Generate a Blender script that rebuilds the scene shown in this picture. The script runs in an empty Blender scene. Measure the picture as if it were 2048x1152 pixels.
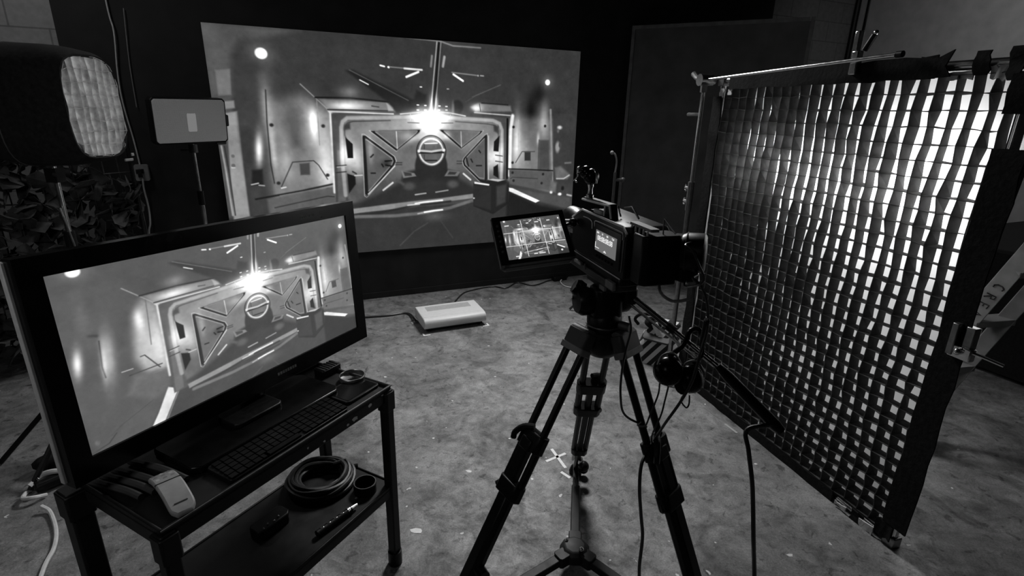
import bpy, bmesh, math, random, json
import numpy as np
from mathutils import Vector, Matrix, noise as mnoise

random.seed(7)
SC = bpy.context.scene
COL = SC.collection

# ------------------------------------------------------------------ camera
F_PX, PITCH, ROLL, EYE = 1064.0, math.radians(18.3), math.radians(1.4), Vector((0, 0, 1.65))
fwd = Vector((0, math.cos(PITCH), -math.sin(PITCH)))
_r = Vector((1, 0, 0)); _u = _r.cross(fwd)
right = _r * math.cos(ROLL) + _u * math.sin(ROLL)
upv = _u * math.cos(ROLL) - _r * math.sin(ROLL)
cd = bpy.data.cameras.new('camera'); cam = bpy.data.objects.new('camera', cd); COL.objects.link(cam)
cam.matrix_world = Matrix(((right.x, upv.x, -fwd.x, EYE.x), (right.y, upv.y, -fwd.y, EYE.y),
                           (right.z, upv.z, -fwd.z, EYE.z), (0, 0, 0, 1)))
cd.sensor_width = 36.0; cd.lens = 36.0 * F_PX / 2048.0; cd.clip_start = 0.02; cd.clip_end = 60
SC.camera = cam

# ------------------------------------------------------------------ world, exposure, lights
wd = bpy.data.worlds.new('dim_room'); SC.world = wd; wd.use_nodes = True
wd.node_tree.nodes['Background'].inputs[0].default_value = (1, 1, 1, 1)
wd.node_tree.nodes['Background'].inputs[1].default_value = 0.004
SC.view_settings.view_transform = 'Standard'; SC.view_settings.look = 'None'
SC.view_settings.gamma = 1.0; SC.view_settings.exposure = 0.0; SC.view_settings.use_curve_mapping = False
SC.cycles.use_denoising = True
SC.cycles.sample_clamp_indirect = 6.0
SC.cycles.max_bounces = 8

def look(o, target):
    o.rotation_euler = (Vector(target) - o.location).to_track_quat('-Z', 'Y').to_euler()
def area(name, loc, target, size, power, shape='DISK', size_y=None, spread=None):
    l = bpy.data.lights.new(name, 'AREA'); l.shape = shape; l.size = size; l.energy = power
    if size_y: l.size_y = size_y
    if spread: l.spread = spread
    o = bpy.data.objects.new(name, l); COL.objects.link(o); o.location = loc; look(o, target); return o

# ------------------------------------------------------------------ set geometry (metres)
def ang(deg): return Vector((math.cos(math.radians(deg)), math.sin(math.radians(deg)), 0))
# back wall line, seen from above
WA = Vector((-1.375, 4.535, 0)); WD = Vector((0.9118, 0.4107, 0)).normalized(); WN = Vector((-WD.y, WD.x, 0))
# diffusion frame line: far bottom corner, direction to the near corner, normal away from the camera
FD = ang(-73.35); FN = Vector((-FD.y, FD.x, 0)); FB = Vector((1.557, 1.739, 0)); FL = FB - 1.5 * FD
# the lamps behind the diffusion frame, and unseen fill lights added to brighten the room
KEY_POS = FL + 1.24 * FD + 0.42 * FN + Vector((0, 0, 1.40))
area('key_lamp', KEY_POS, KEY_POS - FN, 0.16, 1.6)
BAR_POS = FL + 0.80 * FD + 0.245 * FN + Vector((0, 0, 1.43))
bar = area('tube_lamp', BAR_POS, BAR_POS - FN, 1.15, 14.5, 'RECTANGLE', .10)
FILL_POS = FL + 0.95 * FD + 0.85 * FN + Vector((0, 0, .85))
area('cloth_fill', FILL_POS, FILL_POS - FN, 0.8, 4.6)  # broad fill added behind the cloth to lift its dimmer rows
area('corner_fill', (3.3, 4.4, 3.2), (4.9, 4.6, 1.2), 0.4, 9.0)  # unseen fill added to brighten the right wall
area('rear_fill', (-1.5, -.7, 2.5), (-1.3, 2.6, .8), 0.8, 3.0, spread=math.radians(75))  # unseen fill added behind the camera for surfaces facing it
area('left_wall_fill', (-2.7, 2.7, 3.2), (-3.1, 3.6, .6), 0.4, 8.0)  # unseen fill added to brighten the wall at the left
area('stage_fill', (0.25, 4.45, 3.1), (-0.05, 2.3, 0), 0.8, 49.0, spread=math.radians(112))  # unseen overhead light added to brighten the floor

# pixel helpers: turn a point of the photograph into a point at a known depth
def ray(x, y): return fwd + right * ((x - 1024) / F_PX) - upv * ((y - 576) / F_PX)
def on_floor(x, y, z=0.0):
    d = ray(x, y); return EYE + d * ((z - EYE.z) / d.z)
def at_y(x, y, Y):
    d = ray(x, y); return EYE + d * (Y / d.y)
def on_plane(x, y, P, n):
    d = ray(x, y); return EYE + d * ((Vector(P) - EYE).dot(n) / d.dot(n))

# ------------------------------------------------------------------ materials
def rgba(v): return (v, v, v, 1)
def mat(name, col, rough=0.6, metal=0.0, scale=40.0, amt=0.15, bump=0.0, spec=0.5, rough_var=0.1):
    m = bpy.data.materials.new(name); m.use_nodes = True; nt = m.node_tree; N = nt.nodes; L = nt.links
    b = N['Principled BSDF']
    tc = N.new('ShaderNodeTexCoord'); nz = N.new('ShaderNodeTexNoise'); nz.inputs['Scale'].default_value = scale
    nz.inputs['Detail'].default_value = 4
    L.new(tc.outputs['Object'], nz.inputs['Vector'])
    mr = N.new('ShaderNodeMapRange'); mr.inputs['From Min'].default_value = .25; mr.inputs['From Max'].default_value = .75
    mr.inputs['To Min'].default_value = col * (1 - amt); mr.inputs['To Max'].default_value = col * (1 + amt)
    L.new(nz.outputs['Fac'], mr.inputs['Value']); L.new(mr.outputs[0], b.inputs['Base Color'])
    rr = N.new('ShaderNodeMapRange'); rr.inputs['To Min'].default_value = max(0.02, rough - rough_var); rr.inputs['To Max'].default_value = min(1, rough + rough_var)
    L.new(nz.outputs['Fac'], rr.inputs['Value']); L.new(rr.outputs[0], b.inputs['Roughness'])
    b.inputs['Metallic'].default_value = metal; b.inputs['Specular IOR Level'].default_value = spec
    if bump:
        bp = N.new('ShaderNodeBump'); bp.inputs['Strength'].default_value = bump; bp.inputs['Distance'].default_value = .004
        L.new(nz.outputs['Fac'], bp.inputs['Height']); L.new(bp.outputs[0], b.inputs['Normal'])
    return m
def emit(name, v, strength=1.0):
    m = bpy.data.materials.new(name); m.use_nodes = True; N = m.node_tree.nodes; L = m.node_tree.links
    N.remove(N['Principled BSDF']); e = N.new('ShaderNodeEmission'); e.inputs[0].default_value = rgba(v); e.inputs[1].default_value = strength
    L.new(e.outputs[0], N['Material Output'].inputs[0]); return m
def picture_mat(name, gloss, gain):
    m = bpy.data.materials.new(name); m.use_nodes = True; N = m.node_tree.nodes; L = m.node_tree.links
    b = N['Principled BSDF']; a = N.new('ShaderNodeVertexColor'); a.layer_name = 'picture'
    b.inputs['Base Color'].default_value = rgba(0.02); b.inputs['Roughness'].default_value = gloss
    L.new(a.outputs['Color'], b.inputs['Emission Color']); b.inputs['Emission Strength'].default_value = gain
    return m

M = {}
M['black_fabric'] = mat('black_fabric', .012, .95, scale=60, amt=.5, bump=.3, spec=.15)
M['grid_fabric'] = mat('grid_fabric', .065, .9, scale=30, amt=.3, bump=.2, spec=.2)
M['black_plastic'] = mat('black_plastic', .005, .4, scale=80, amt=.3, spec=.22)
M['black_gloss'] = mat('black_gloss', .004, .2, scale=20, amt=.3, spec=.14)
M['black_metal'] = mat('black_metal', .006, .36, scale=60, amt=.3, spec=.3)
M['black_paint'] = mat('black_paint', .014, .8, scale=6, amt=.4, bump=.15, spec=.25)
M['flat_paint'] = mat('flat_paint', .085, .75, scale=5, amt=.3, bump=.1, spec=.3)
M['flat_edge'] = mat('flat_edge', .13, .7, scale=12, amt=.4, bump=.1)
M['dark_grey'] = mat('dark_grey', .032, .55, scale=30, amt=.25)
M['mid_grey'] = mat('mid_grey', .16, .55, scale=40, amt=.2)
M['grey_metal'] = mat('grey_metal', .30, .38, 1.0, scale=50, amt=.2)
M['chrome'] = mat('chrome', .75, .2, 1.0, scale=30, amt=.15, rough_var=.08)
M['light_grey'] = mat('light_grey', .38, .5, scale=60, amt=.12)
M['white_plastic'] = mat('white_plastic', .62, .45, scale=40, amt=.05)
M['white_tape'] = mat('white_tape', .75, .7, scale=90, amt=.15)
M['white_cloth'] = mat('white_cloth', .6, .85, scale=30, amt=.2, bump=.3)
M['pale_wood'] = mat('pale_wood', .2, .7, scale=14, amt=.25, bump=.1)
M['camo'] = mat('camo', .055, .95, scale=9, amt=.9, bump=.4, spec=.1)
M['dark_shine'] = mat('dark_shine', .12, .3, .7, scale=30, amt=.2)
M['chrome_dark'] = mat('chrome_dark', .22, .22, 1.0, scale=30, amt=.2)
M['highlight_paint'] = mat('highlight_paint', .6, .5, scale=40, amt=.2)  # pale grey that paints highlights along the camera's edges
M['lens_glass'] = mat('lens_glass', .01, .06, scale=5, amt=.1)
M['text_white'] = emit('text_white', .8, 1.0)
M['marker_ink'] = mat('marker_ink', .012, .7, scale=60, amt=.3)
M['print_white'] = mat('print_white', .55, .6, scale=60, amt=.1)

def wave_mat(name, lo, hi, scale, axis='X'):
    m = mat(name, .1, .85, bump=.2); N = m.node_tree.nodes; L = m.node_tree.links
    tc = N.new('ShaderNodeTexCoord'); w = N.new('ShaderNodeTexWave'); w.bands_direction = axis
    w.inputs['Scale'].default_value = scale; w.inputs['Distortion'].default_value = .35
    mp = N.new('ShaderNodeMapping'); mp.inputs['Rotation'].default_value = (0, math.radians(-36), 0); L.new(tc.outputs['Object'], mp.inputs[0]); L.new(mp.outputs[0], w.inputs['Vector'])
    cr = N.new('ShaderNodeValToRGB'); cr.color_ramp.interpolation = 'CONSTANT'
    cr.color_ramp.elements[0].color = rgba(lo); cr.color_ramp.elements[1].color = rgba(hi); cr.color_ramp.elements[1].position = .5
    L.new(w.outputs['Fac'], cr.inputs[0]); L.new(cr.outputs[0], N['Principled BSDF'].inputs['Base Color']); return m
M['stripes'] = wave_mat('stripes', .01, .55, 5.6)

def floor_mat():
    m = bpy.data.materials.new('stained_concrete'); m.use_nodes = True; nt = m.node_tree; N = nt.nodes; L = nt.links
    b = N['Principled BSDF']; tc = N.new('ShaderNodeTexCoord')
    def nz(scale, detail, rough=.6, dist=0.0, off=0):
        mp = N.new('ShaderNodeMapping'); mp.inputs['Location'].default_value = (off, off * .7, 0); L.new(tc.outputs['Object'], mp.inputs[0])
        n = N.new('ShaderNodeTexNoise'); n.inputs['Scale'].default_value = scale; n.inputs['Detail'].default_value = detail
        n.inputs['Roughness'].default_value = rough; n.inputs['Distortion'].default_value = dist; L.new(mp.outputs[0], n.inputs['Vector']); return n.outputs['Fac']
    def ramp(src, a, b_, va, vb):
        r = N.new('ShaderNodeMapRange'); r.inputs['From Min'].default_value = a; r.inputs['From Max'].default_value = b_
        r.inputs['To Min'].default_value = va; r.inputs['To Max'].default_value = vb; L.new(src, r.inputs['Value']); return r.outputs[0]
    def mul(x, y, op='MULTIPLY'):
        q = N.new('ShaderNodeMath'); q.operation = op; q.use_clamp = False
        for i, s in enumerate((x, y)):
            if isinstance(s, float): q.inputs[i].default_value = s
            else: L.new(s, q.inputs[i])
        return q.outputs[0]
    base = ramp(nz(2.3, 9, .68, .7), .3, .7, .085, .29)
    fine = ramp(nz(13, 9, .78, .5, 3), .3, .7, .55, 1.38)
    grain = ramp(nz(150, 3, .7, 0, 9), .3, .7, .68, 1.32)
    stain = ramp(nz(3.6, 7, .65, 1.2, 17), .35, .5, .5, 1.0)
    spots = ramp(nz(21, 5, .6, .8, 29), .33, .42, .42, 1.0)
    v = mul(mul(mul(mul(base, fine), grain), stain), spots)
    vor = N.new('ShaderNodeTexVoronoi'); vor.feature = 'DISTANCE_TO_EDGE'; vor.inputs['Scale'].default_value = .55
    wn = N.new('ShaderNodeTexNoise'); wn.inputs['Scale'].default_value = 2.5; wn.inputs['Detail'].default_value = 5; L.new(tc.outputs['Object'], wn.inputs['Vector'])
    mx = N.new('ShaderNodeVectorMath'); mx.operation = 'MULTIPLY_ADD'; mx.inputs[1].default_value = (.5, .5, .5)
    L.new(wn.outputs['Color'], mx.inputs[0]); L.new(tc.outputs['Object'], mx.inputs[2]); L.new(mx.outputs[0], vor.inputs['Vector'])
    crack = ramp(vor.outputs['Distance'], .0, .003, .75, 1.0)
    v = mul(v, crack)
    fleck = ramp(nz(19, 2, .4, 0, 41), .745, .76, 0.0, .45)
    v = mul(v, fleck, 'ADD')
    L.new(v, b.inputs['Base Color'])
    L.new(ramp(fine, .7, 1.2, .75, .5), b.inputs['Roughness']); b.inputs['Specular IOR Level'].default_value = .35
    bp = N.new('ShaderNodeBump'); bp.inputs['Strength'].default_value = .35; bp.inputs['Distance'].default_value = .004
    L.new(v, bp.inputs['Height']); L.new(bp.outputs[0], b.inputs['Normal']); return m
M['floor'] = floor_mat()

def block_mat(name, col, mortar, sx):
    m = mat(name, col, .85, scale=20, amt=.18, bump=.2); N = m.node_tree.nodes; L = m.node_tree.links
    b = N['Principled BSDF']; src = b.inputs['Base Color'].links[0].from_socket
    tc = N.new('ShaderNodeTexCoord'); mp = N.new('ShaderNodeMapping'); mp.inputs['Rotation'].default_value = (math.pi / 2, 0, 0)
    L.new(tc.outputs['Object'], mp.inputs[0])
    br = N.new('ShaderNodeTexBrick'); br.inputs['Scale'].default_value = 1.0; br.inputs['Brick Width'].default_value = sx; br.inputs['Row Height'].default_value = sx / 2
    br.inputs['Mortar Size'].default_value = .006; br.inputs['Mortar Smooth'].default_value = .3
    br.inputs['Color1'].default_value = rgba(1); br.inputs['Color2'].default_value = rgba(.9); br.inputs['Mortar'].default_value = rgba(mortar)
    L.new(mp.outputs[0], br.inputs['Vector'])
    mm = N.new('ShaderNodeMixRGB'); mm.blend_type = 'MULTIPLY'; mm.inputs[0].default_value = 1
    L.new(src, mm.inputs[1]); L.new(br.outputs['Color'], mm.inputs[2]); L.new(mm.outputs[0], b.inputs['Base Color']); return m
M['block_wall'] = block_mat('block_wall', .22, .55, .42)
M['plaster_wall'] = mat('plaster_wall', .42, .85, scale=8, amt=.15, bump=.15)
M['ceiling'] = mat('ceiling_paint', .02, .9, scale=3, amt=.3)

def cloth_mat():
    m = bpy.data.materials.new('diffusion_cloth'); m.use_nodes = True; N = m.node_tree.nodes; L = m.node_tree.links
    N.remove(N['Principled BSDF']); t = N.new('ShaderNodeBsdfTranslucent'); d = N.new('ShaderNodeBsdfDiffuse'); x = N.new('ShaderNodeMixShader')
    tc = N.new('ShaderNodeTexCoord'); nz = N.new('ShaderNodeTexNoise'); nz.inputs['Scale'].default_value = 9; L.new(tc.outputs['Object'], nz.inputs['Vector'])
    r = N.new('ShaderNodeMapRange'); r.inputs['To Min'].default_value = .72; r.inputs['To Max'].default_value = .88; L.new(nz.outputs['Fac'], r.inputs['Value'])
    L.new(r.outputs[0], t.inputs['Color']); d.inputs['Color'].default_value = rgba(.7)
    x.inputs[0].default_value = .35; L.new(t.outputs[0], x.inputs[1]); L.new(d.outputs[0], x.inputs[2]); L.new(x.outputs[0], N['Material Output'].inputs[0]); return m
M['diffusion_cloth'] = cloth_mat()

def grille_mat():
    m = mat('perforated_front', .42, .5, 0.0, scale=12, amt=.15); N = m.node_tree.nodes; L = m.node_tree.links
    b = N['Principled BSDF']; tc = N.new('ShaderNodeTexCoord'); v = N.new('ShaderNodeTexVoronoi'); v.inputs['Scale'].default_value = 150; v.inputs['Randomness'].default_value = .15
    L.new(tc.outputs['Object'], v.inputs['Vector'])
    r = N.new('ShaderNodeMapRange'); r.inputs['From Min'].default_value = .25; r.inputs['From Max'].default_value = .5; r.inputs['To Min'].default_value = .14; r.inputs['To Max'].default_value = .62
    L.new(v.outputs['Distance'], r.inputs['Value']); L.new(r.outputs[0], b.inputs['Base Color'])
    bp = N.new('ShaderNodeBump'); bp.inputs['Strength'].default_value = .6; bp.inputs['Distance'].default_value = .003; L.new(v.outputs['Distance'], bp.inputs['Height']); L.new(bp.outputs[0], b.inputs['Normal'])
    return m
M['grille'] = grille_mat()

# ------------------------------------------------------------------ mesh builders
def catmull(pts, k=6):
    P = [Vector(p) for p in pts]; P = [P[0] * 2 - P[1]] + P + [P[-1] * 2 - P[-2]]; out = []
    for i in range(1, len(P) - 2):
        a, b, c, d = P[i - 1:i + 3]
        for j in range(k):
            t = j / k
            out.append(.5 * ((2 * b) + (c - a) * t + (2 * a - 5 * b + 4 * c - d) * t * t + (3 * b - a - 3 * c + d) * t ** 3))
    out.append(P[-2]); return out
class MB:
    """collects shapes for ONE mesh object; pre maps the given coordinates into the thing's own frame"""
    def __init__(s, pre=None): s.v = []; s.f = []; s.pre = pre
    def _a(s, vs, fs):
        n = len(s.v)
        for p in vs:
            p = Vector(p); s.v.append(s.pre @ p if s.pre else p)
        s.f += [[n + i for i in f] for f in fs]; return s
    def hexa(s, c8): return s._a(c8, [(0, 3, 2, 1), (4, 5, 6, 7), (0, 1, 5, 4), (1, 2, 6, 5), (2, 3, 7, 6), (3, 0, 4, 7)])
    def box(s, c, size, R=None):
        c = Vector(c); x, y, z = (q / 2 for q in size); vs = []
        for zz in (-z, z):
            for xx, yy in ((-x, -y), (x, -y), (x, y), (-x, y)):
                p = Vector((xx, yy, zz)); vs.append(c + (R @ p if R else p))
        return s.hexa(vs)
    def rbox(s, c, size, ch, R=None, axis=2):
        """box with the four edges along one axis chamfered"""
        c = Vector(c); d = list(size); a = [i for i in range(3) if i != axis]
        hx, hy, hz = d[a[0]] / 2, d[a[1]] / 2, d[axis] / 2
        P = [(hx - ch, -hy), (hx, -hy + ch), (hx, hy - ch), (hx - ch, hy), (-hx + ch, hy), (-hx, hy - ch), (-hx, -hy + ch), (-hx + ch, -hy)]
        return s.prism2([(p[0], p[1]) for p in P], -hz, hz, c, R, axis)
    def prism2(s, P, z0, z1, c=(0, 0, 0), R=None, axis=2):
        c = Vector(c); a = [i for i in range(3) if i != axis]; vs = []
        for z in (z0, z1):
            for p in P:
                q = [0, 0, 0]; q[a[0]] = p[0]; q[a[1]] = p[1]; q[axis] = z; q = Vector(q); vs.append(c + (R @ q if R else q))
        n = len(P); return s._a(vs, [list(range(n))[::-1], list(range(n, 2 * n))] + [(i, (i + 1) % n, n + (i + 1) % n, n + i) for i in range(n)])
    def cyl(s, p0, p1, r0, r1=None, n=14):
        return s.tube([p0, p1], r0, n, r1 if r1 is not None else r0)
    def tube(s, pts, r, n=8, r1=None, closed=False):
        P = [Vector(p) for p in pts]; m = len(P); vs = []; fs = []; ref = None
        for i, p in enumerate(P):
            if closed: t = P[(i + 1) % m] - P[i - 1]
            else: t = P[min(i + 1, m - 1)] - P[max(i - 1, 0)]
            if t.length < 1e-9: t = Vector((0, 0, 1))
            t.normalize()
            if ref is None: ref = Vector((0, 0, 1)) if abs(t.z) < .9 else Vector((1, 0, 0))
            a = t.cross(ref); a.normalize(); b = t.cross(a); ref = -b if False else a.cross(t)
            rad = r[i] if isinstance(r, (list, tuple)) else (r if r1 is None else r + (r1 - r) * i / (m - 1))
            for k in range(n):
                w = 2 * math.pi * k / n; vs.append(p + (a * math.cos(w) + b * math.sin(w)) * rad)
        R = m if closed else m - 1
        for i in range(R):
            for k in range(n):
                j = (i + 1) % m; fs.append((i * n + k, i * n + (k + 1) % n, j * n + (k + 1) % n, j * n + k))
        if not closed: fs += [list(range(n))[::-1], [(m - 1) * n + k for k in range(n)]]
        return s._a(vs, fs)
    def lathe(s, prof, c=(0, 0, 0), axis=(0, 0, 1), n=24, sy=1.0):
        ax = Vector(axis).normalized(); ref = Vector((1, 0, 0)) if abs(ax.x) < .9 else Vector((0, 1, 0))
        a = ax.cross(ref).normalized(); b = ax.cross(a); c = Vector(c); vs = []; fs = []; m = len(prof)
        for r, z in prof:
            for k in range(n):
                w = 2 * math.pi * k / n; vs.append(c + ax * z + (a * math.cos(w) + b * math.sin(w) * sy) * max(r, 1e-5))
        for i in range(m - 1):
            for k in range(n): fs.append((i * n + k, i * n + (k + 1) % n, (i + 1) * n + (k + 1) % n, (i + 1) * n + k))
        fs += [list(range(n))[::-1], [(m - 1) * n + k for k in range(n)]]
        return s._a(vs, fs)
    def ball(s, c, r, n=18, sq=(1, 1, 1)):
        c = Vector(c); vs = []; fs = []; m = n // 2
        for i in range(m + 1):
            th = math.pi * (i + (1e-3 if i == 0 else -1e-3 if i == m else 0)) / m
            for k in range(n):
                w = 2 * math.pi * k / n; vs.append(c + Vector((math.sin(th) * math.cos(w) * sq[0], math.sin(th) * math.sin(w) * sq[1], math.cos(th) * sq[2])) * r)
        for i in range(m):
            for k in range(n): fs.append((i * n + k, (i + 1) * n + k, (i + 1) * n + (k + 1) % n, i * n + (k + 1) % n))
        return s._a(vs, fs)
    def ring(s, R, r, c=(0, 0, 0), axis=(0, 0, 1), n=32, k=8):
        ax = Vector(axis).normalized(); ref = Vector((1, 0, 0)) if abs(ax.x) < .9 else Vector((0, 1, 0))
        a = ax.cross(ref).normalized(); b = ax.cross(a)
        return s.tube([Vector(c) + (a * math.cos(2 * math.pi * i / n) + b * math.sin(2 * math.pi * i / n)) * R for i in range(n)], r, k, closed=True)
    def build(s, name, m, parent=None, smooth=True, bevel=0.0, label=None):
        me = bpy.data.meshes.new(name); me.from_pydata([tuple(p) for p in s.v], [], s.f)
        bm = bmesh.new(); bm.from_mesh(me); bmesh.ops.recalc_face_normals(bm, faces=bm.faces); bm.to_mesh(me); bm.free()
        if smooth:
            me.polygons.foreach_set('use_smooth', [True] * len(me.polygons)); me.set_sharp_from_angle(angle=math.radians(38))
        me.materials.append(M[m] if isinstance(m, str) else m)
        o = bpy.data.objects.new(name, me); COL.objects.link(o)
        if parent: o.parent = parent
        if bevel:
            b = o.modifiers.new('bevel', 'BEVEL'); b.width = bevel; b.segments = 2; b.limit_method = 'ANGLE'
        if label: o['label'] = label
        return o
INV = {}
def tag(o, label, cat, group=None, kind=None):
    o['label'] = label; o['category'] = cat
    if group: o['group'] = group
    if kind: o['kind'] = kind
    return o
def thing(name, label, cat, loc=(0, 0, 0), rz=0.0, mw=None, group=None):
    o = bpy.data.objects.new(name, None); COL.objects.link(o); o.empty_display_size = .1
    W = mw.copy() if mw else Matrix.Translation(Vector(loc)) @ Matrix.Rotation(rz, 4, 'Z')
    o.matrix_world = W; INV[o.name] = W.inverted(); return tag(o, label, cat, group)
def world(o): return MB(INV[o.name])      # a builder that takes world coordinates
def single(name, mb, m, label, cat, org, group=None, **k):
    """a thing that is one mesh; mb was filled in world coordinates"""
    org = Vector(org); mb.v = [p - org for p in mb.v]
    o = mb.build(name, m, **k); o.location = org; return tag(o, label, cat, group)
def struct(name, mb, m, org=(0, 0, 0), rz=0.0):
    o = mb.build(name, m, smooth=False); o.location = org; o.rotation_euler = (0, 0, rz); o['kind'] = 'structure'; return o
def frame(c, x, y):
    x = Vector(x).normalized(); y = Vector(y); y = (y - x * y.dot(x)).normalized(); z = x.cross(y); c = Vector(c)
    return Matrix(((x.x, y.x, z.x, c.x), (x.y, y.y, z.y, c.y), (x.z, y.z, z.z, c.z), (0, 0, 0, 1)))
def text_mb(mb, s, size, Mx, depth=.0006, bold=0.0):
    """adds the characters of s, laid on the local XY plane of Mx, centred"""
    cu = bpy.data.curves.new('lettering', 'FONT'); cu.body = s; cu.size = size; cu.extrude = depth; cu.align_x = 'CENTER'; cu.align_y = 'CENTER'; cu.offset = bold
    o = bpy.data.objects.new('lettering', cu); COL.objects.link(o)
    me = bpy.data.meshes.new_from_object(o.evaluated_get(bpy.context.evaluated_depsgraph_get()))
    mb._a([Mx @ v.co for v in me.vertices], [list(p.vertices) for p in me.polygons])
    bpy.data.objects.remove(o); bpy.data.curves.remove(cu); bpy.data.meshes.remove(me)

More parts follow.
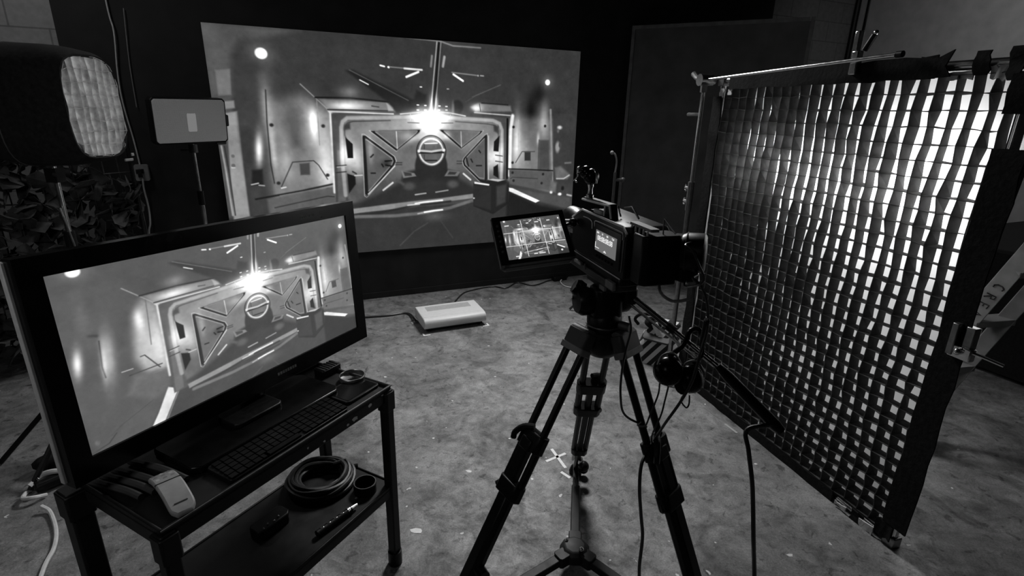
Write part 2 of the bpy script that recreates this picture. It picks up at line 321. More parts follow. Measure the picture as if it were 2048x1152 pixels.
# ------------------------------------------------------------------ the picture that the projector, television and monitor show
PIC_W, PIC_H = 800, 453
PIC_OPS = json.loads('''[[["p",[[-17.7,-42.2],[1067.8,-64.7],[1129.5,1168.9],[-60.8,1028.5]],0.23,1.32,1],["p",[[-6.5,758.6],[1011.6,732.1],[1048.1,1156.1],[-49.6,1030.5]],0.205,32.89,1],["p",[[-5.7,-8],[211.4,3.7],[120.4,40.4],[74.5,55.6],[53.4,115.2],[43.1,272.5],[-1.4,286.9]],0.33,11.84,1],["p",[[15.4,176.5],[47.3,169.8],[43.1,272.5],[14.9,280.1]],0.43,2.63,1],["p",[[-3,281.1],[43,274.5],[37.1,541.6],[48.7,786.3],[-21,802.3]],0.3,5.26,1],["p",[[25.1,299.4],[46.9,294.3],[46.9,324.6],[26.1,329.5]],0.5,2.63,1],["p",[[26,345.7],[51.5,336.6],[49,563.5],[48.4,790.9],[10.5,805.5]],0.55,2.63,1],["l",[[6.2,481.9],[8.5,583.7],[9.8,782.7]],1.97,0.62,1.97,1],["l",[[12.7,481.9],[15.1,584],[15.5,783.2]],1.32,0.2,1.32,1],["e",[28.3,524.3],3.95,3.95,0.4,1.32,1],["e",[26.5,565],4.61,4.61,0.38,1.32,1],["l",[[22.6,573.5],[29.2,573.7]],0.99,0.8,1.32,1]],[["p",[[56.3,192.5],[116.4,187.6],[121,769.8],[53,809.8],[49.3,414.9]],0.24,7.89,1],["p",[[116.4,382.2],[135.3,298.1],[196.8,274.1],[267.2,337],[259.8,700.4],[112.8,745.9],[110.8,565.2]],0.47,26.32,1],["p",[[260.2,328.6],[267.2,337],[259.8,700.4],[113.1,741.3],[113.6,654.6]],0.44,6.58,1],["p",[[165.8,307],[209.9,294.4],[194.3,500.4],[166.6,500.2],[156.3,370.6]],0.33,21.05,1],["g",[147.4,566.3],18.42,52.63,0.12,0],["g",[179.2,601],39.47,26.32,0.06,0],["g",[88.6,497.3],9.21,39.47,0.75,-6],["g",[114.4,288.8],13.16,59.21,0.16,0],["g",[120.7,499.7],9.21,65.79,0.28,0],["g",[120.4,319.4],17.11,72.37,0.18,-6],["g",[223.3,386.1],9.21,34.21,0.55,0],["g",[247.8,569.1],28.95,98.68,0.42,0],["g",[213.2,369],28.95,59.21,0.22,0],["l",[[235.7,282.5],[233.4,478.4]],0.99,0.55,1.32,1],["l",[[119.3,247.7],[114.2,382.2],[112,565.2],[115.3,645.6]],1.32,0.17,1.58,1],["l",[[131,662.3],[163.7,553.3],[215.1,547.8],[226.5,568.5],[246.1,633.8]],1.18,0.2,1.32,1],["p",[[180.2,560.5],[204.8,556.6],[203.3,611.1],[179.8,612.4]],0.27,2.63,1],["e",[123.8,392.6],4.74,4.21,0.17,1.97,1],["e",[124.8,646.1],4.74,4.21,0.17,1.97,1],["e",[246.1,394.3],4.74,4.21,0.17,1.97,1],["e",[247,615.2],4.74,4.21,0.17,1.97,1],["e",[125.2,719.2],4.74,4.21,0.17,1.97,1],["e",[245.2,680.6],4.74,4.21,0.17,1.97,1],["p",[[66.8,585.8],[91.1,582.2],[89.1,651],[62.4,651.8]],0.14,3.95,1],["l",[[61.4,649.5],[77.9,643.7]],1.18,0.8,1.32,1],["l",[[78.5,652.7],[91.1,655.6]],1.18,0.7,1.32,1],["l",[[130.6,669.1],[141.6,665.2]],1.45,0.85,1.32,1],["p",[[94.3,716.9],[262.6,665.1],[264.3,746.1],[95.4,795.4]],0.36,5.26,1],["l",[[67.4,715],[174.6,685.6],[263.1,655.7]],2.24,0.12,1.97,1],["l",[[125,703.1],[250.9,669.1]],0.66,0.5,1.32,1],["l",[[109.7,757.2],[171.9,736.6],[242.4,713.5],[259.1,717]],1.32,0.2,1.32,1]],[["p",[[69,641.7],[257.4,675.3],[257.1,756],[189.4,924.8],[82.6,915.1]],0.27,10.53,1],["p",[[251.3,750.8],[274,779.9],[222.4,927.9],[191.5,927.1],[218.7,855.1]],0.88,1.58,1],["l",[[276.4,782.1],[227.3,927.6]],1.97,0.45,1.58,1],["l",[[76.6,660.9],[129.1,675.3],[258.8,657.8]],1.97,0.2,1.97,1],["l",[[93.5,738.8],[254,718]],0.99,0.2,1.32,1],["l",[[112.8,860.4],[136,834.4],[212.9,781.7]],0.99,0.2,1.32,1],["l",[[71.9,902.2],[105.1,890.2],[123.3,859.2]],1.18,0.12,1.32,1],["e",[128.6,775.2],9.21,9.21,0.16,5.26,1],["e",[83.2,777.2],15.79,23.68,0.2,10.53,1],["e",[84.3,863.5],3.95,6.58,0.9,2.63,1],["p",[[55.7,188.5],[198.1,177.3],[264.5,322.6],[259.7,677.2],[73.7,904.3]],0.25,18.42,1],["p",[[234.7,285.9],[266.5,326.3],[261.5,654.7],[214,656.2],[195.2,558.7],[204.8,368.9]],0.5,13.16,1],["g",[220.9,384.3],11.84,34.21,0.45,0],["g",[254.8,528.5],21.05,72.37,0.4,0],["g",[222.2,529.5],23.68,59.21,0.22,0],["l",[[244.7,272.3],[240.4,392],[235,513.8]],0.99,0.3,1.32,1],["g",[85.8,488.8],9.21,34.21,0.75,-8],["g",[143.1,504.7],14.47,72.37,0.38,-6],["l",[[133.8,419.6],[128,540.2],[129.6,589.8]],1.32,0.1,1.58,1],["g",[132.7,520.2],6.58,52.63,0.35,-6],["l",[[118.6,385.5],[131.2,394.5]],3.29,0.16,3.95,1],["g",[113.3,309.6],15.79,65.79,0.07,0],["l",[[206.8,552.9],[215.8,552.4],[243.6,637]],1.32,0.15,1.32,1],["l",[[175.6,622.7],[249.5,623.5]],1.32,0.14,1.32,1],["l",[[162.1,593.5],[185.5,595.9]],0.99,0.8,1.32,1],["l",[[223.4,653.9],[244.4,656.2]],0.99,0.7,1.32,1],["p",[[186.2,626.8],[258.8,657.8],[256.9,742.3],[212.9,781.7],[163,707.5]],0.33,10.53,1]],[["l",[[261.9,319.8],[267.2,337],[261.3,695.7]],3.29,0.85,2.63,1],["l",[[199.9,217.7],[266.3,330.5]],1.32,0.55,1.32,1],["p",[[239.6,276],[416.8,282.1],[434.5,324.1],[268.6,334.7]],0.44,3.95,1],["g",[307.3,304.9],44.74,11.84,0.5,0],["l",[[232.6,272.1],[318.8,269.5],[416.8,282.1]],1.97,0.1,1.58,1],["l",[[263.8,330.6],[428.8,335.6]],1.58,0.8,1.32,1],["l",[[260.5,322.1],[429.1,322]],1.58,0.15,1.32,1],["g",[316,243.8],28.95,15.79,0.22,0],["p",[[411.4,286.8],[429.6,303.9],[430.5,322],[415.7,322.5]],0.6,2.63,1],["l",[[372.7,301.9],[390.9,305.6]],1.32,0.2,1.32,1],["p",[[311,152.8],[329.8,149.1],[501.4,280.2],[492.3,319.6],[438.4,330.7],[416.7,284.3]],0.14,5.26,1],["l",[[321,149.8],[397.7,212.5],[471.1,272.6]],1.05,0.36,1.32,1],["l",[[345.8,190.3],[366.8,208.1]],1.32,0.95,1.32,1],["p",[[649.2,294.3],[672,274.2],[773.7,284],[777.3,311],[664.4,317.7]],0.44,3.95,1],["g",[667.5,298.4],18.42,11.84,0.5,0],["l",[[661.4,320.2],[772.8,331]],1.58,0.75,1.32,1],["l",[[682.7,273.7],[765.7,279.5]],1.45,0.13,1.32,1],["l",[[676.6,278.8],[679.7,312.3]],0.99,0.25,1.32,1],["e",[610.4,296],17.11,18.42,0.15,3.95,1],["e",[597.1,301.3],3.95,17.11,0.36,2.63,1],["l",[[655.3,246.5],[740.9,184.2]],1.18,0.36,1.32,1],["l",[[634.3,271.3],[664.4,241.3]],0.99,0.3,1.32,1],["p",[[494.1,223.8],[521.6,244.8],[519.6,281.6],[496.9,296.4],[484.7,281]],0.15,5.26,1],["l",[[559.8,5.5],[540.3,322.4]],8.55,0.2,3.95,1],["l",[[554.3,6.2],[542.3,175.4],[533.2,318]],1.71,0.62,1.32,1],["l",[[565.4,4.8],[551.6,220.2],[544.6,317.5]],1.58,0.5,1.32,1],["l",[[559.8,9.9],[549,197.6],[537.3,327.2]],2.96,0.1,1.58,1],["g",[534.9,294.7],6.58,28.95,0.5,0],["g",[549.4,277.8],5.26,21.05,0.45,0],["l",[[539.6,68.9],[536.1,115.6]],2.63,0.5,1.97,1],["l",[[574.5,69.7],[569.9,112.5]],3.29,0.6,1.97,1],["l",[[471.8,-3.1],[564,2.8],[599.1,18.4],[679,18.3]],1.64,0.5,1.97,1],["l",[[400.5,123.6],[410.7,127]],1.97,1,1.05,1],["e",[421.8,129.2],3.16,2.63,1,1.05,1],["l",[[425.1,127.8],[468.8,130.4]],1.45,0.5,1.32,1],["l",[[463.5,130.9],[510.9,133.3]],2.37,0.85,1.32,1],["l",[[468,167.8],[501.1,143]],2.63,1,1.05,1],["l",[[595.3,137.3],[667.3,145.1]],1.45,0.5,1.32,1],["l",[[599.6,146],[627.2,173.6]],2.63,1,1.05,1],["e",[671.8,145.9],2.63,2.37,0.6,1.05,1],["l",[[679.3,145.3],[688.4,145.7]],1.45,0.65,1.32,1],["l",[[494.9,291.9],[499.1,291.7]],1.45,0.9,0.92,1],["l",[[515.9,293.2],[520.1,293]],1.45,0.9,0.92,1],["l",[[494.5,314.9],[498.7,314.7]],1.45,0.7,0.92,1],["l",[[515.5,314],[519.8,313.9]],1.45,0.8,0.92,1],["l",[[555.7,293.8],[560,293.6]],1.45,0.9,0.92,1],["l",[[575.9,295.2],[580.3,295]],1.45,0.8,0.92,1],["l",[[554,312.5],[558.4,312.3]],1.45,0.8,0.92,1],["l",[[575.8,311.6],[580.1,311.5]],1.45,0.7,0.92,1],["l",[[504.7,209.6],[508.9,209.4]],1.45,0.9,0.92,1],["l",[[581,213.7],[585.4,213.4]],1.45,0.6,0.92,1],["p",[[268.4,339.1],[772.9,341],[773.6,772],[262.2,794.4]],0.27,1.97,1],["p",[[301.9,373.2],[531.3,350.8],[730,369.5],[741.4,399.2],[741,694.1],[680.7,701.3],[299.5,753.7],[286.1,664],[295.1,415.6]],0.4,3.95,1],["g",[509.1,403.1],197.37,50,0.14,0],["p",[[290.9,640.6],[738.5,609.3],[741,694.1],[680.7,701.3],[299.5,753.7]],0.28,21.05,0.7],["p",[[276.2,501.2],[296.7,501.4],[287.7,784.4],[266.2,792.3]],0.36,2.63,1],["l",[[289.3,711.9],[287,547.1],[290.7,400],[295.6,373.3],[307.6,357.5],[420.2,351.8],[531.4,343.7],[718.8,357.4],[739.6,371.7],[747.9,404.1],[749.5,557.4],[747.5,689.1]],4.93,0.6,2.63,1],["l",[[303.7,456],[298.2,433.4],[299.6,399.9],[306.7,379.7],[321.1,372.7],[419.9,365.5]],1.32,0.25,1.32,1],["l",[[735.5,454.6],[736.7,409.3],[726.9,382],[703.2,375.1],[604,365.3]],1.32,0.25,1.32,1],["p",[[298.8,388.8],[313.2,377.3],[313.3,406.3],[297.8,411.1]],0.2,3.95,1],["p",[[720.6,379.6],[736.5,386.8],[736.9,424.3],[722.4,409.5]],0.2,3.95,1],["g",[301.1,519.8],22.37,36.84,0.6,0],["g",[734.6,536.4],21.05,44.74,0.55,0],["g",[328.6,548.1],18.42,46.05,0.28,0],["g",[709,551.3],15.79,46.05,0.3,0],["p",[[299.1,442.4],[317.1,474.1],[315.9,538.5],[301.6,538.2]],0.08,1.32,1],["p",[[740.1,431.8],[722.8,462.2],[721.5,510.5],[737.7,513.3]],0.08,1.32,1],["p",[[297.4,610.2],[317.9,622.9],[317.8,660.9],[298.9,702.9]],0.07,1.97,1],["p",[[722.1,593],[736.6,577.9],[738.9,651.4],[722.4,634.9]],0.08,1.97,1],["l",[[270.5,574.4],[296.4,570.5]],1.18,0.15,1.32,1],["l",[[269.2,604.5],[295.2,600.8]],1.18,0.15,1.32,1],["l",[[272.8,579.1],[296.2,575.2]],0.99,0.75,1.32,1],["l",[[316.7,620.5],[336.6,618.9]],1.32,0.8,1.32,1],["l",[[312.1,601.4],[321,611.2]],1.97,0.2,1.32,1],["l",[[728.1,531.1],[750.9,536.6]],1.18,0.2,1.32,1],["l",[[728.4,562.1],[751.2,567.8]],1.18,0.2,1.32,1],["g",[534.3,341.3],60.53,21.05,0.7,0],["g",[533.7,383.7],44.74,34.21,0.42,0],["g",[533.3,412.2],151.32,59.21,0.16,0],["l",[[447.8,335],[492.1,326.5],[534.6,317.9],[589.5,325.3],[634.1,338]],1.32,0.95,1.32,1],["l",[[475.3,336.3],[474.7,364]],1.05,0.9,1.32,1],["l",[[589.5,334.7],[589.2,363.3]],1.05,0.9,1.32,1],["l",[[467.5,373.5],[499.6,375]],1.05,0.4,1.32,1],["l",[[562.7,373.5],[596.6,372.7]],1.05,0.4,1.32,1],["p",[[369,414.5],[499,407.9],[496,419.8],[434,502.7]],0.42,1.97,1],["l",[[369,414.5],[499,407.9],[496,419.8],[434,502.7],[369,414.5]],2.37,0.08,1.32,1],["l",[[362,412.6],[503.6,405.4],[500.3,418.3],[432.6,508.7],[362,412.6]],0.79,0.72,1.32,1],["l",[[378.3,417.1],[493,411.3],[490.3,421.8],[435.8,494.7],[378.3,417.1]],0.79,0.62,1.32,1],["l",[[434.8,415.9],[435.6,495.6]],1.05,0.85,1.32,1],["p",[[560.9,407],[684.6,410],[676.9,425],[621.4,494.5]],0.42,1.97,1],["l",[[560.9,407],[684.6,410],[676.9,425],[621.4,494.5],[560.9,407]],2.37,0.08,1.32,1],["l",[[554.4,404.6],[689.1,407.8],[680.7,424.1],[620.2,500],[554.4,404.6]],0.79,0.72,1.32,1],["l",[[569.7,410.2],[678.7,412.9],[671.9,426],[623.1,487.2],[569.7,410.2]],0.79,0.62,1.32,1],["l",[[620.3,413.4],[621.5,489.6]],1.05,0.8,1.32,1],["g",[466.1,436.6],21.05,13.16,0.25,0],["g",[578.3,430.8],13.16,11.84,0.3,0],["p",[[345.7,439.8],[351,439.8],[423.4,535.8],[427.1,555],[422.4,574.1],[348.1,713.4],[343,705.8]],0.36,1.97,1],["l",[[345.7,439.8],[351,439.8],[423.4,535.8],[427.1,555],[422.4,574.1],[348.1,713.4],[343,705.8],[345.7,439.8]],2.37,0.08,1.32,1],["l",[[342.7,428.9],[348.4,428.8],[427.4,533.2],[431.4,554.1],[426.3,574.9],[345.2,726.9],[339.6,718.6],[342.7,428.9]],0.79,0.72,1.32,1],["l",[[349.7,454.5],[354.4,454.5],[418.2,539.4],[421.4,556.2],[417.2,573],[351.9,695.5],[347.4,688.8],[349.7,454.5]],0.79,0.62,1.32,1],["l",[[346.9,444.4],[347.6,572],[347,706.1]],3.29,0.1,1.58,1],["l",[[349.6,711.1],[391.5,640.5],[426.5,579]],1.32,0.85,1.32,1],["p",[[698.8,432.2],[692.6,437.2],[630.5,544.6],[627.3,559.7],[630.3,580],[677.4,659.1],[696.7,665.3]],0.36,1.97,1],["l",[[698.8,432.2],[692.6,437.2],[630.5,544.6],[627.3,559.7],[630.3,580],[677.4,659.1],[696.7,665.3],[698.8,432.2]],2.37,0.08,1.32,1],["l",[[701.9,421.4],[695.1,426.9],[627.4,543.9],[624,560.3],[627.3,582.4],[678.6,668.8],[699.7,675.6],[701.9,421.4]],0.79,0.72,1.32,1],["l",[[694.7,446.7],[689.2,451.1],[634.5,545.7],[631.8,558.9],[634.4,576.8],[675.9,646.2],[692.8,651.6],[694.7,446.7]],0.79,0.62,1.32,1],["l",[[697.3,439.7],[698.3,654.8]],3.95,0.13,1.97,1],["l",[[705.1,434.6],[706.3,655.2]],1.64,0.75,1.32,1],["g",[362,502],9.21,39.47,0.2,0],["l",[[362.3,534.7],[369.4,523.1]],1.84,0.1,1.32,1],["l",[[361.1,610.4],[371.9,610.8]],1.84,0.1,1.32,1],["l",[[390.9,568.4],[394.7,580.5]],1.84,0.1,1.32,1],["l",[[400.9,554.4],[418.8,552.4]],1.84,0.1,1.32,1],["l",[[401.7,573.5],[418.1,578.8]],1.84,0.1,1.32,1],["l",[[675.5,507.5],[680.3,517.7]],1.84,0.1,1.32,1],["l",[[667.8,583.7],[683.6,584.1]],1.84,0.1,1.32,1],["l",[[650.6,550.1],[655.2,565.4]],1.84,0.1,1.32,1],["l",[[636.6,544.8],[642.7,585.5]],1.84,0.1,1.32,1],["g",[403.4,564],11.84,11.84,-0.15,0],["p",[[438.1,502.7],[450.4,574.9],[468.9,636.7],[594.7,642.3],[614.9,579.6],[627.5,504.5],[573.7,455.1],[493.9,455.4]],0.42,7.89,1],["e",[530.8,587.1],47.37,57.89,0.16,3.29,1],["p",[[449.5,611.4],[491.3,595.7],[572.3,598.4],[614.8,617.7],[608.2,686.7],[571.2,715.5],[481.8,714.8],[439.3,682.2]],0.15,6.58,1],["p",[[396.8,694.5],[447.2,648.1],[617.7,651.1],[677.5,706.4],[672.8,753.8],[495.7,751.3],[325.1,787.7],[299.1,765.9]],0.18,10.53,1],["e",[531.9,510.9],39.47,40.79,0.34,1.97,1],["r",[531.9,510.9],42.11,43.42,1.64,0.16,1.58,1],["p",[[513.6,472.1],[548.5,469.7],[548.1,496.5],[513.2,496.2]],0.36,1.32,1],["l",[[512.2,472.1],[549.9,469.7]],1.32,0.85,1.32,1],["l",[[512.2,474.5],[511.7,498.6]],0.92,0.2,1.32,1],["p",[[512.8,525.3],[547.8,525.8],[547.4,552.9],[512.3,552.1]],0.36,1.32,1],["l",[[512.3,553.3],[547.4,554.1]],1.58,0.1,1.32,1],["l",[[511.3,527.7],[510.9,552.1]],0.92,0.2,1.32,1],["r",[531.9,510.9],34.21,35.53,2.37,0.82,1.58,1],["g",[532.7,455.2],34.21,10.53,0.3,0],["l",[[497.1,516.6],[567.1,515]],2.63,0.12,1.58,1],["l",[[497.3,505.7],[531.9,510.9],[567.3,501.5]],2.76,0.72,1.32,1],["e",[495.8,508.1],3.95,4.21,0.9,1.32,1],["e",[568.7,504],3.95,4.21,0.9,1.32,1],["p",[[444.1,601.4],[480.8,615],[486.3,630.1],[448.9,638.3]],0.46,1.97,1],["p",[[449.6,606.5],[472.2,614.7],[473.4,627],[453.4,628.7]],0.22,1.97,1],["p",[[579.8,603.7],[617.9,612.7],[608.5,635.3],[568.9,633.6]],0.46,1.97,1],["p",[[584.2,611.4],[607.1,614.8],[600.9,627.3],[578.1,626.4]],0.22,1.97,1],["l",[[429.7,562.3],[446.4,562.7]],1.05,0.15,1.32,1],["l",[[429.4,571.9],[446.2,572.4]],1.05,0.15,1.32,1],["l",[[607.4,559.2],[622.7,559.6]],1.05,0.2,1.32,1],["l",[[607.3,571.8],[622.7,572.2]],1.05,0.2,1.32,1],["e",[465.1,678.7],15.79,10.53,0.3,6.58,1],["e",[594.4,675.6],15.79,10.53,0.32,6.58,1],["l",[[430.3,647.2],[448.2,667.9]],3.95,0.3,3.95,1],["l",[[481.6,722.4],[512.6,716.8]],1.97,0.62,1.32,1],["l",[[542.4,713.6],[578.9,705.6]],1.97,0.55,1.32,1],["l",[[391.3,694.2],[418.8,658.9]],2.37,0.8,1.32,1],["l",[[627.1,623.3],[648.9,655.1]],2.63,0.85,1.32,1],["p",[[298.5,780.5],[437.4,759.6],[555.6,745.4],[656.8,728.9],[658.4,752.8],[555.4,766.2],[480.4,783.4],[324.7,800.1],[300.2,805.2]],0.52,1.97,1],["l",[[307.9,813.3],[379.6,805.1],[465.9,779.6],[586.1,763.3]],2.63,0.16,2.63,1],["l",[[310.4,818.5],[421.5,824.2],[494.5,818.1],[585.8,797.4],[656.8,763.3]],4.61,0.4,2.63,1],["l",[[480.7,768.1],[504.4,762.2],[561.6,756.2]],2.24,0.95,1.32,1],["l",[[458.7,774],[492.4,771.6]],1.97,0.75,1.32,1],["l",[[506.5,814],[533.6,808.7],[561.1,805.8]],2.37,0.95,1.32,1],["l",[[487.1,820],[502,816.2]],1.64,0.7,1.32,1],["g",[539.3,838],42.11,15.79,0.12,0],["l",[[516.1,869.9],[475,910.2],[432.1,978.8]],1.32,0.3,2.63,1],["l",[[554.3,860.7],[592.4,959.4]],1.32,0.27,2.63,1],["p",[[658.4,673.8],[725.8,653.5],[767.2,660.7],[775.7,671.8],[770.5,793.7],[722.3,844.6],[658.4,795.5]],0.13,1.97,1],["p",[[658.4,684.3],[714.7,690],[715.5,822],[658.4,790.1]],0.17,2.63,1],["p",[[732.7,693.6],[765.8,684.7],[763.6,782.2],[733.6,801.7]],0.24,5.26,1],["p",[[661.5,666.1],[709.7,681.8],[708.2,689.6],[661.5,676.6]],0.92,1.32,1],["p",[[703.1,657.7],[720.9,653.3],[762.2,660.5],[737.5,669.9]],0.7,1.32,1],["e",[660,752.9],2.63,1.97,0.9,1.05,1],["p",[[773.1,353.4],[823.4,331.9],[913.6,349.5],[923.6,507.3],[926.9,738.2],[772.2,663.6]],0.42,18.42,1],["p",[[774.8,480.1],[913,507.2],[923.3,737.9],[772.2,663.6]],0.46,7.89,1],["g",[810,506.2],26.32,78.95,0.16,0],["g",[871,224.6],32.89,32.89,-0.12,0],["g",[839.7,313.7],17.11,39.47,-0.14,0],["l",[[780.9,333.2],[775.4,403.6],[775.2,637.1]],5.26,0.9,3.29,1],["g",[795.6,441.6],13.16,78.95,0.35,0],["g",[885.7,337.5],17.11,59.21,0.3,0],["g",[868,449],5.26,18.42,0.3,0],["l",[[800.7,352.7],[803.3,506.2]],1.32,0.7,1.97,1],["l",[[906.9,298.4],[926.6,726.9]],3.29,0.55,2.63,1],["l",[[871.6,454.2],[872,613.9]],1.32,0.25,2.63,1],["p",[[873.3,454.2],[906.2,454.1],[913,629.1],[873.9,619.4]],0.3,3.95,1],["l",[[764.9,348.7],[767.1,652.7]],2.96,0.06,1.58,1],["p",[[773.2,607.8],[923.5,624],[923.1,732.3],[775.8,685.3]],0.34,2.63,1],["l",[[771.4,603.8],[846,610.3],[923.3,618.5]],1.97,0.12,1.58,1],["l",[[778.8,655.9],[785.4,648.2],[871.4,660.2]],1.18,0.22,1.32,1],["l",[[794.3,571.5],[815.2,514.1],[857.6,514.6]],1.18,0.25,1.32,1],["p",[[823.6,516.8],[844,517.1],[844.9,562.1],[824.5,561.7]],0.2,1.97,1],["e",[784.9,388.3],3.95,3.95,0.15,1.71,1],["e",[784.3,571.3],3.95,3.95,0.15,1.71,1],["e",[785.1,624.2],3.95,3.95,0.15,1.71,1],["e",[789.1,667.1],3.95,3.95,0.15,1.71,1],["e",[886.1,685.6],3.95,3.95,0.15,1.71,1],["e",[890.1,636.4],3.95,3.95,0.15,1.71,1],["e",[890.3,381.1],3.95,3.95,0.15,1.71,1],["p",[[917.6,310.8],[995.4,321],[1006.7,847.6],[931.5,769.6]],0.25,3.95,1],["e",[941,387.9],7.89,5.26,0.75,3.29,1],["e",[936.3,406.4],3.95,5.26,0.4,2.63,1],["e",[937.2,491.3],7.89,15.79,0.62,3.95,1],["e",[945.8,480.7],5.26,7.89,0.3,2.63,1],["l",[[967.1,578.6],[987.1,576.4]],2.63,0.45,2.63,1],["p",[[930,602.2],[951.3,594.7],[989.7,646],[977.6,667.9],[935.5,663.1]],0.42,5.26,1],["l",[[939.1,663.3],[964.6,664.5],[984.1,645.7]],1.97,0.75,1.97,1],["e",[921.5,737.8],4.61,4.61,0.9,2.63,1],["e",[952.9,751.2],6.58,4.61,0.95,2.63,1],["l",[[980.7,755.9],[995.9,762.6]],2.63,0.65,2.63,1],["e",[962.8,717.8],5.26,6.58,0.12,2.63,1],["p",[[917.7,670.6],[939.8,685.6],[937.9,741.7],[915.7,726.2]],0.4,5.26,1],["p",[[774.7,728.5],[867.7,801.5],[1007.2,862.3],[1008.5,1149.8],[766.8,1053.3],[767.2,799]],0.12,6.58,1],["p",[[779.4,701.7],[883.9,738.2],[994.4,774],[1000.9,847.1],[876.2,785.3]],0.3,5.26,1],["p",[[774.4,704.1],[786.3,707.5],[881.5,782.8],[867.5,793],[774.7,723]],0.9,1.58,1],["g",[118.6,102.5],28.95,23.68,0.16,0],["e",[118.6,102.5],13.82,12.5,1,1.97,1],["g",[892.8,161.3],21.05,21.05,0.16,0],["e",[892.8,161.3],7.89,7.89,1,1.58,1]]]''')
def paint(ops):
    H, W = PIC_H, PIC_W; asp = H / W
    X, Y = np.meshgrid((np.arange(W) + .5) / W * 1000, (np.arange(H) + .5) / H * 1000 * asp)
    img = np.full((H, W), .22); cuts = lambda lo, hi, n, k: (max(0, int(lo * k) - 1), min(n, int(hi * k) + 2))
    def P(p): return (p[0], p[1] * asp)
    def win(pts, pad):
        xs = [p[0] for p in pts]; ys = [p[1] for p in pts]
        x0, x1 = cuts(min(xs) - pad, max(xs) + pad, W, W / 1000); y0, y1 = cuts(min(ys) - pad, max(ys) + pad, H, W / 1000)
        return (slice(y0, y1), slice(x0, x1)) if x1 > x0 and y1 > y0 else None
    def seg(x, y, a, b):
        dx, dy = b[0] - a[0], b[1] - a[1]; t = np.clip(((x - a[0]) * dx + (y - a[1]) * dy) / (dx * dx + dy * dy + 1e-9), 0, 1)
        return np.hypot(x - a[0] - t * dx, y - a[1] - t * dy)
    def blend(w, d, soft, v, a):
        k = np.clip(.5 - d / (2 * max(soft, .8)), 0, 1); k = k * k * (3 - 2 * k) * a; img[w] = img[w] * (1 - k) + v * k
    for o in ops:
        if o[0] == 'p':
            pts = [P(p) for p in o[1]]; w = win(pts, o[3])
            if not w: continue
            x, y = X[w], Y[w]; d = np.full(x.shape, 1e9); ins = np.zeros(x.shape, bool)
            for i in range(len(pts)):
                a, b = pts[i], pts[(i + 1) % len(pts)]; d = np.minimum(d, seg(x, y, a, b))
                if a[1] != b[1]: ins ^= ((a[1] > y) != (b[1] > y)) & (x < (b[0] - a[0]) * (y - a[1]) / (b[1] - a[1]) + a[0])
            blend(w, np.where(ins, -d, d), o[3], o[2], o[4])
        elif o[0] == 'l':
            pts = [P(p) for p in o[1]]; w = win(pts, o[2] + o[4])
            if not w: continue
            x, y = X[w], Y[w]; d = np.full(x.shape, 1e9)
            for a, b in zip(pts, pts[1:]): d = np.minimum(d, seg(x, y, a, b))
            blend(w, d - o[2], o[4], o[3], o[5])
        elif o[0] in 'er':
            c = P(o[1]); rx, ry = o[2], o[3]; w = win([(c[0] - rx, c[1] - ry), (c[0] + rx, c[1] + ry)], 6)
            if not w: continue
            x, y = X[w], Y[w]; q = (np.hypot((x - c[0]) / rx, (y - c[1]) / ry) - 1) * min(rx, ry)
            if o[0] == 'e': blend(w, q, o[5], o[4], o[6])
            else: blend(w, np.abs(q) - o[4], o[6], o[5], o[7])
        else:
            c = P(o[1]); rx, ry = o[2], o[3]; w = win([(c[0] - 2.6 * rx, c[1] - 2.6 * ry), (c[0] + 2.6 * rx, c[1] + 2.6 * ry)], 4)
            if not w: continue
            x, y = X[w] - c[0], Y[w] - c[1]; t = math.radians(o[5]); xr, yr = x * math.cos(t) - y * math.sin(t), x * math.sin(t) + y * math.cos(t)
            g = np.exp(-1.2 * ((xr / rx) ** 2 + (yr / ry) ** 2)) * o[4]; img[w] = img[w] + g
    rng = np.random.default_rng(3)
    def cloud(n):                       # grime on the panels: smooth random patches
        g = rng.normal(0, 1, (int(n * asp) + 2, n + 2)); yy = np.linspace(0, g.shape[0] - 1.001, H); xx = np.linspace(0, g.shape[1] - 1.001, W)
        y0, x0 = yy.astype(int), xx.astype(int); ty, tx = (yy - y0)[:, None], (xx - x0)[None]; ty, tx = ty * ty * (3 - 2 * ty), tx * tx * (3 - 2 * tx)
        return (g[y0][:, x0] * (1 - tx) + g[y0][:, x0 + 1] * tx) * (1 - ty) + (g[y0 + 1][:, x0] * (1 - tx) + g[y0 + 1][:, x0 + 1] * tx) * ty
    img = img * (1 + .035 * cloud(14) + .03 * cloud(45) + .022 * cloud(140)) + rng.normal(0, .006, img.shape)
    return np.clip(img, .02, 1.15)
PICTURE = paint(PIC_OPS[0] + PIC_OPS[1] + PIC_OPS[3])
PICTURE_TV = paint(PIC_OPS[0] + PIC_OPS[2] + PIC_OPS[3])
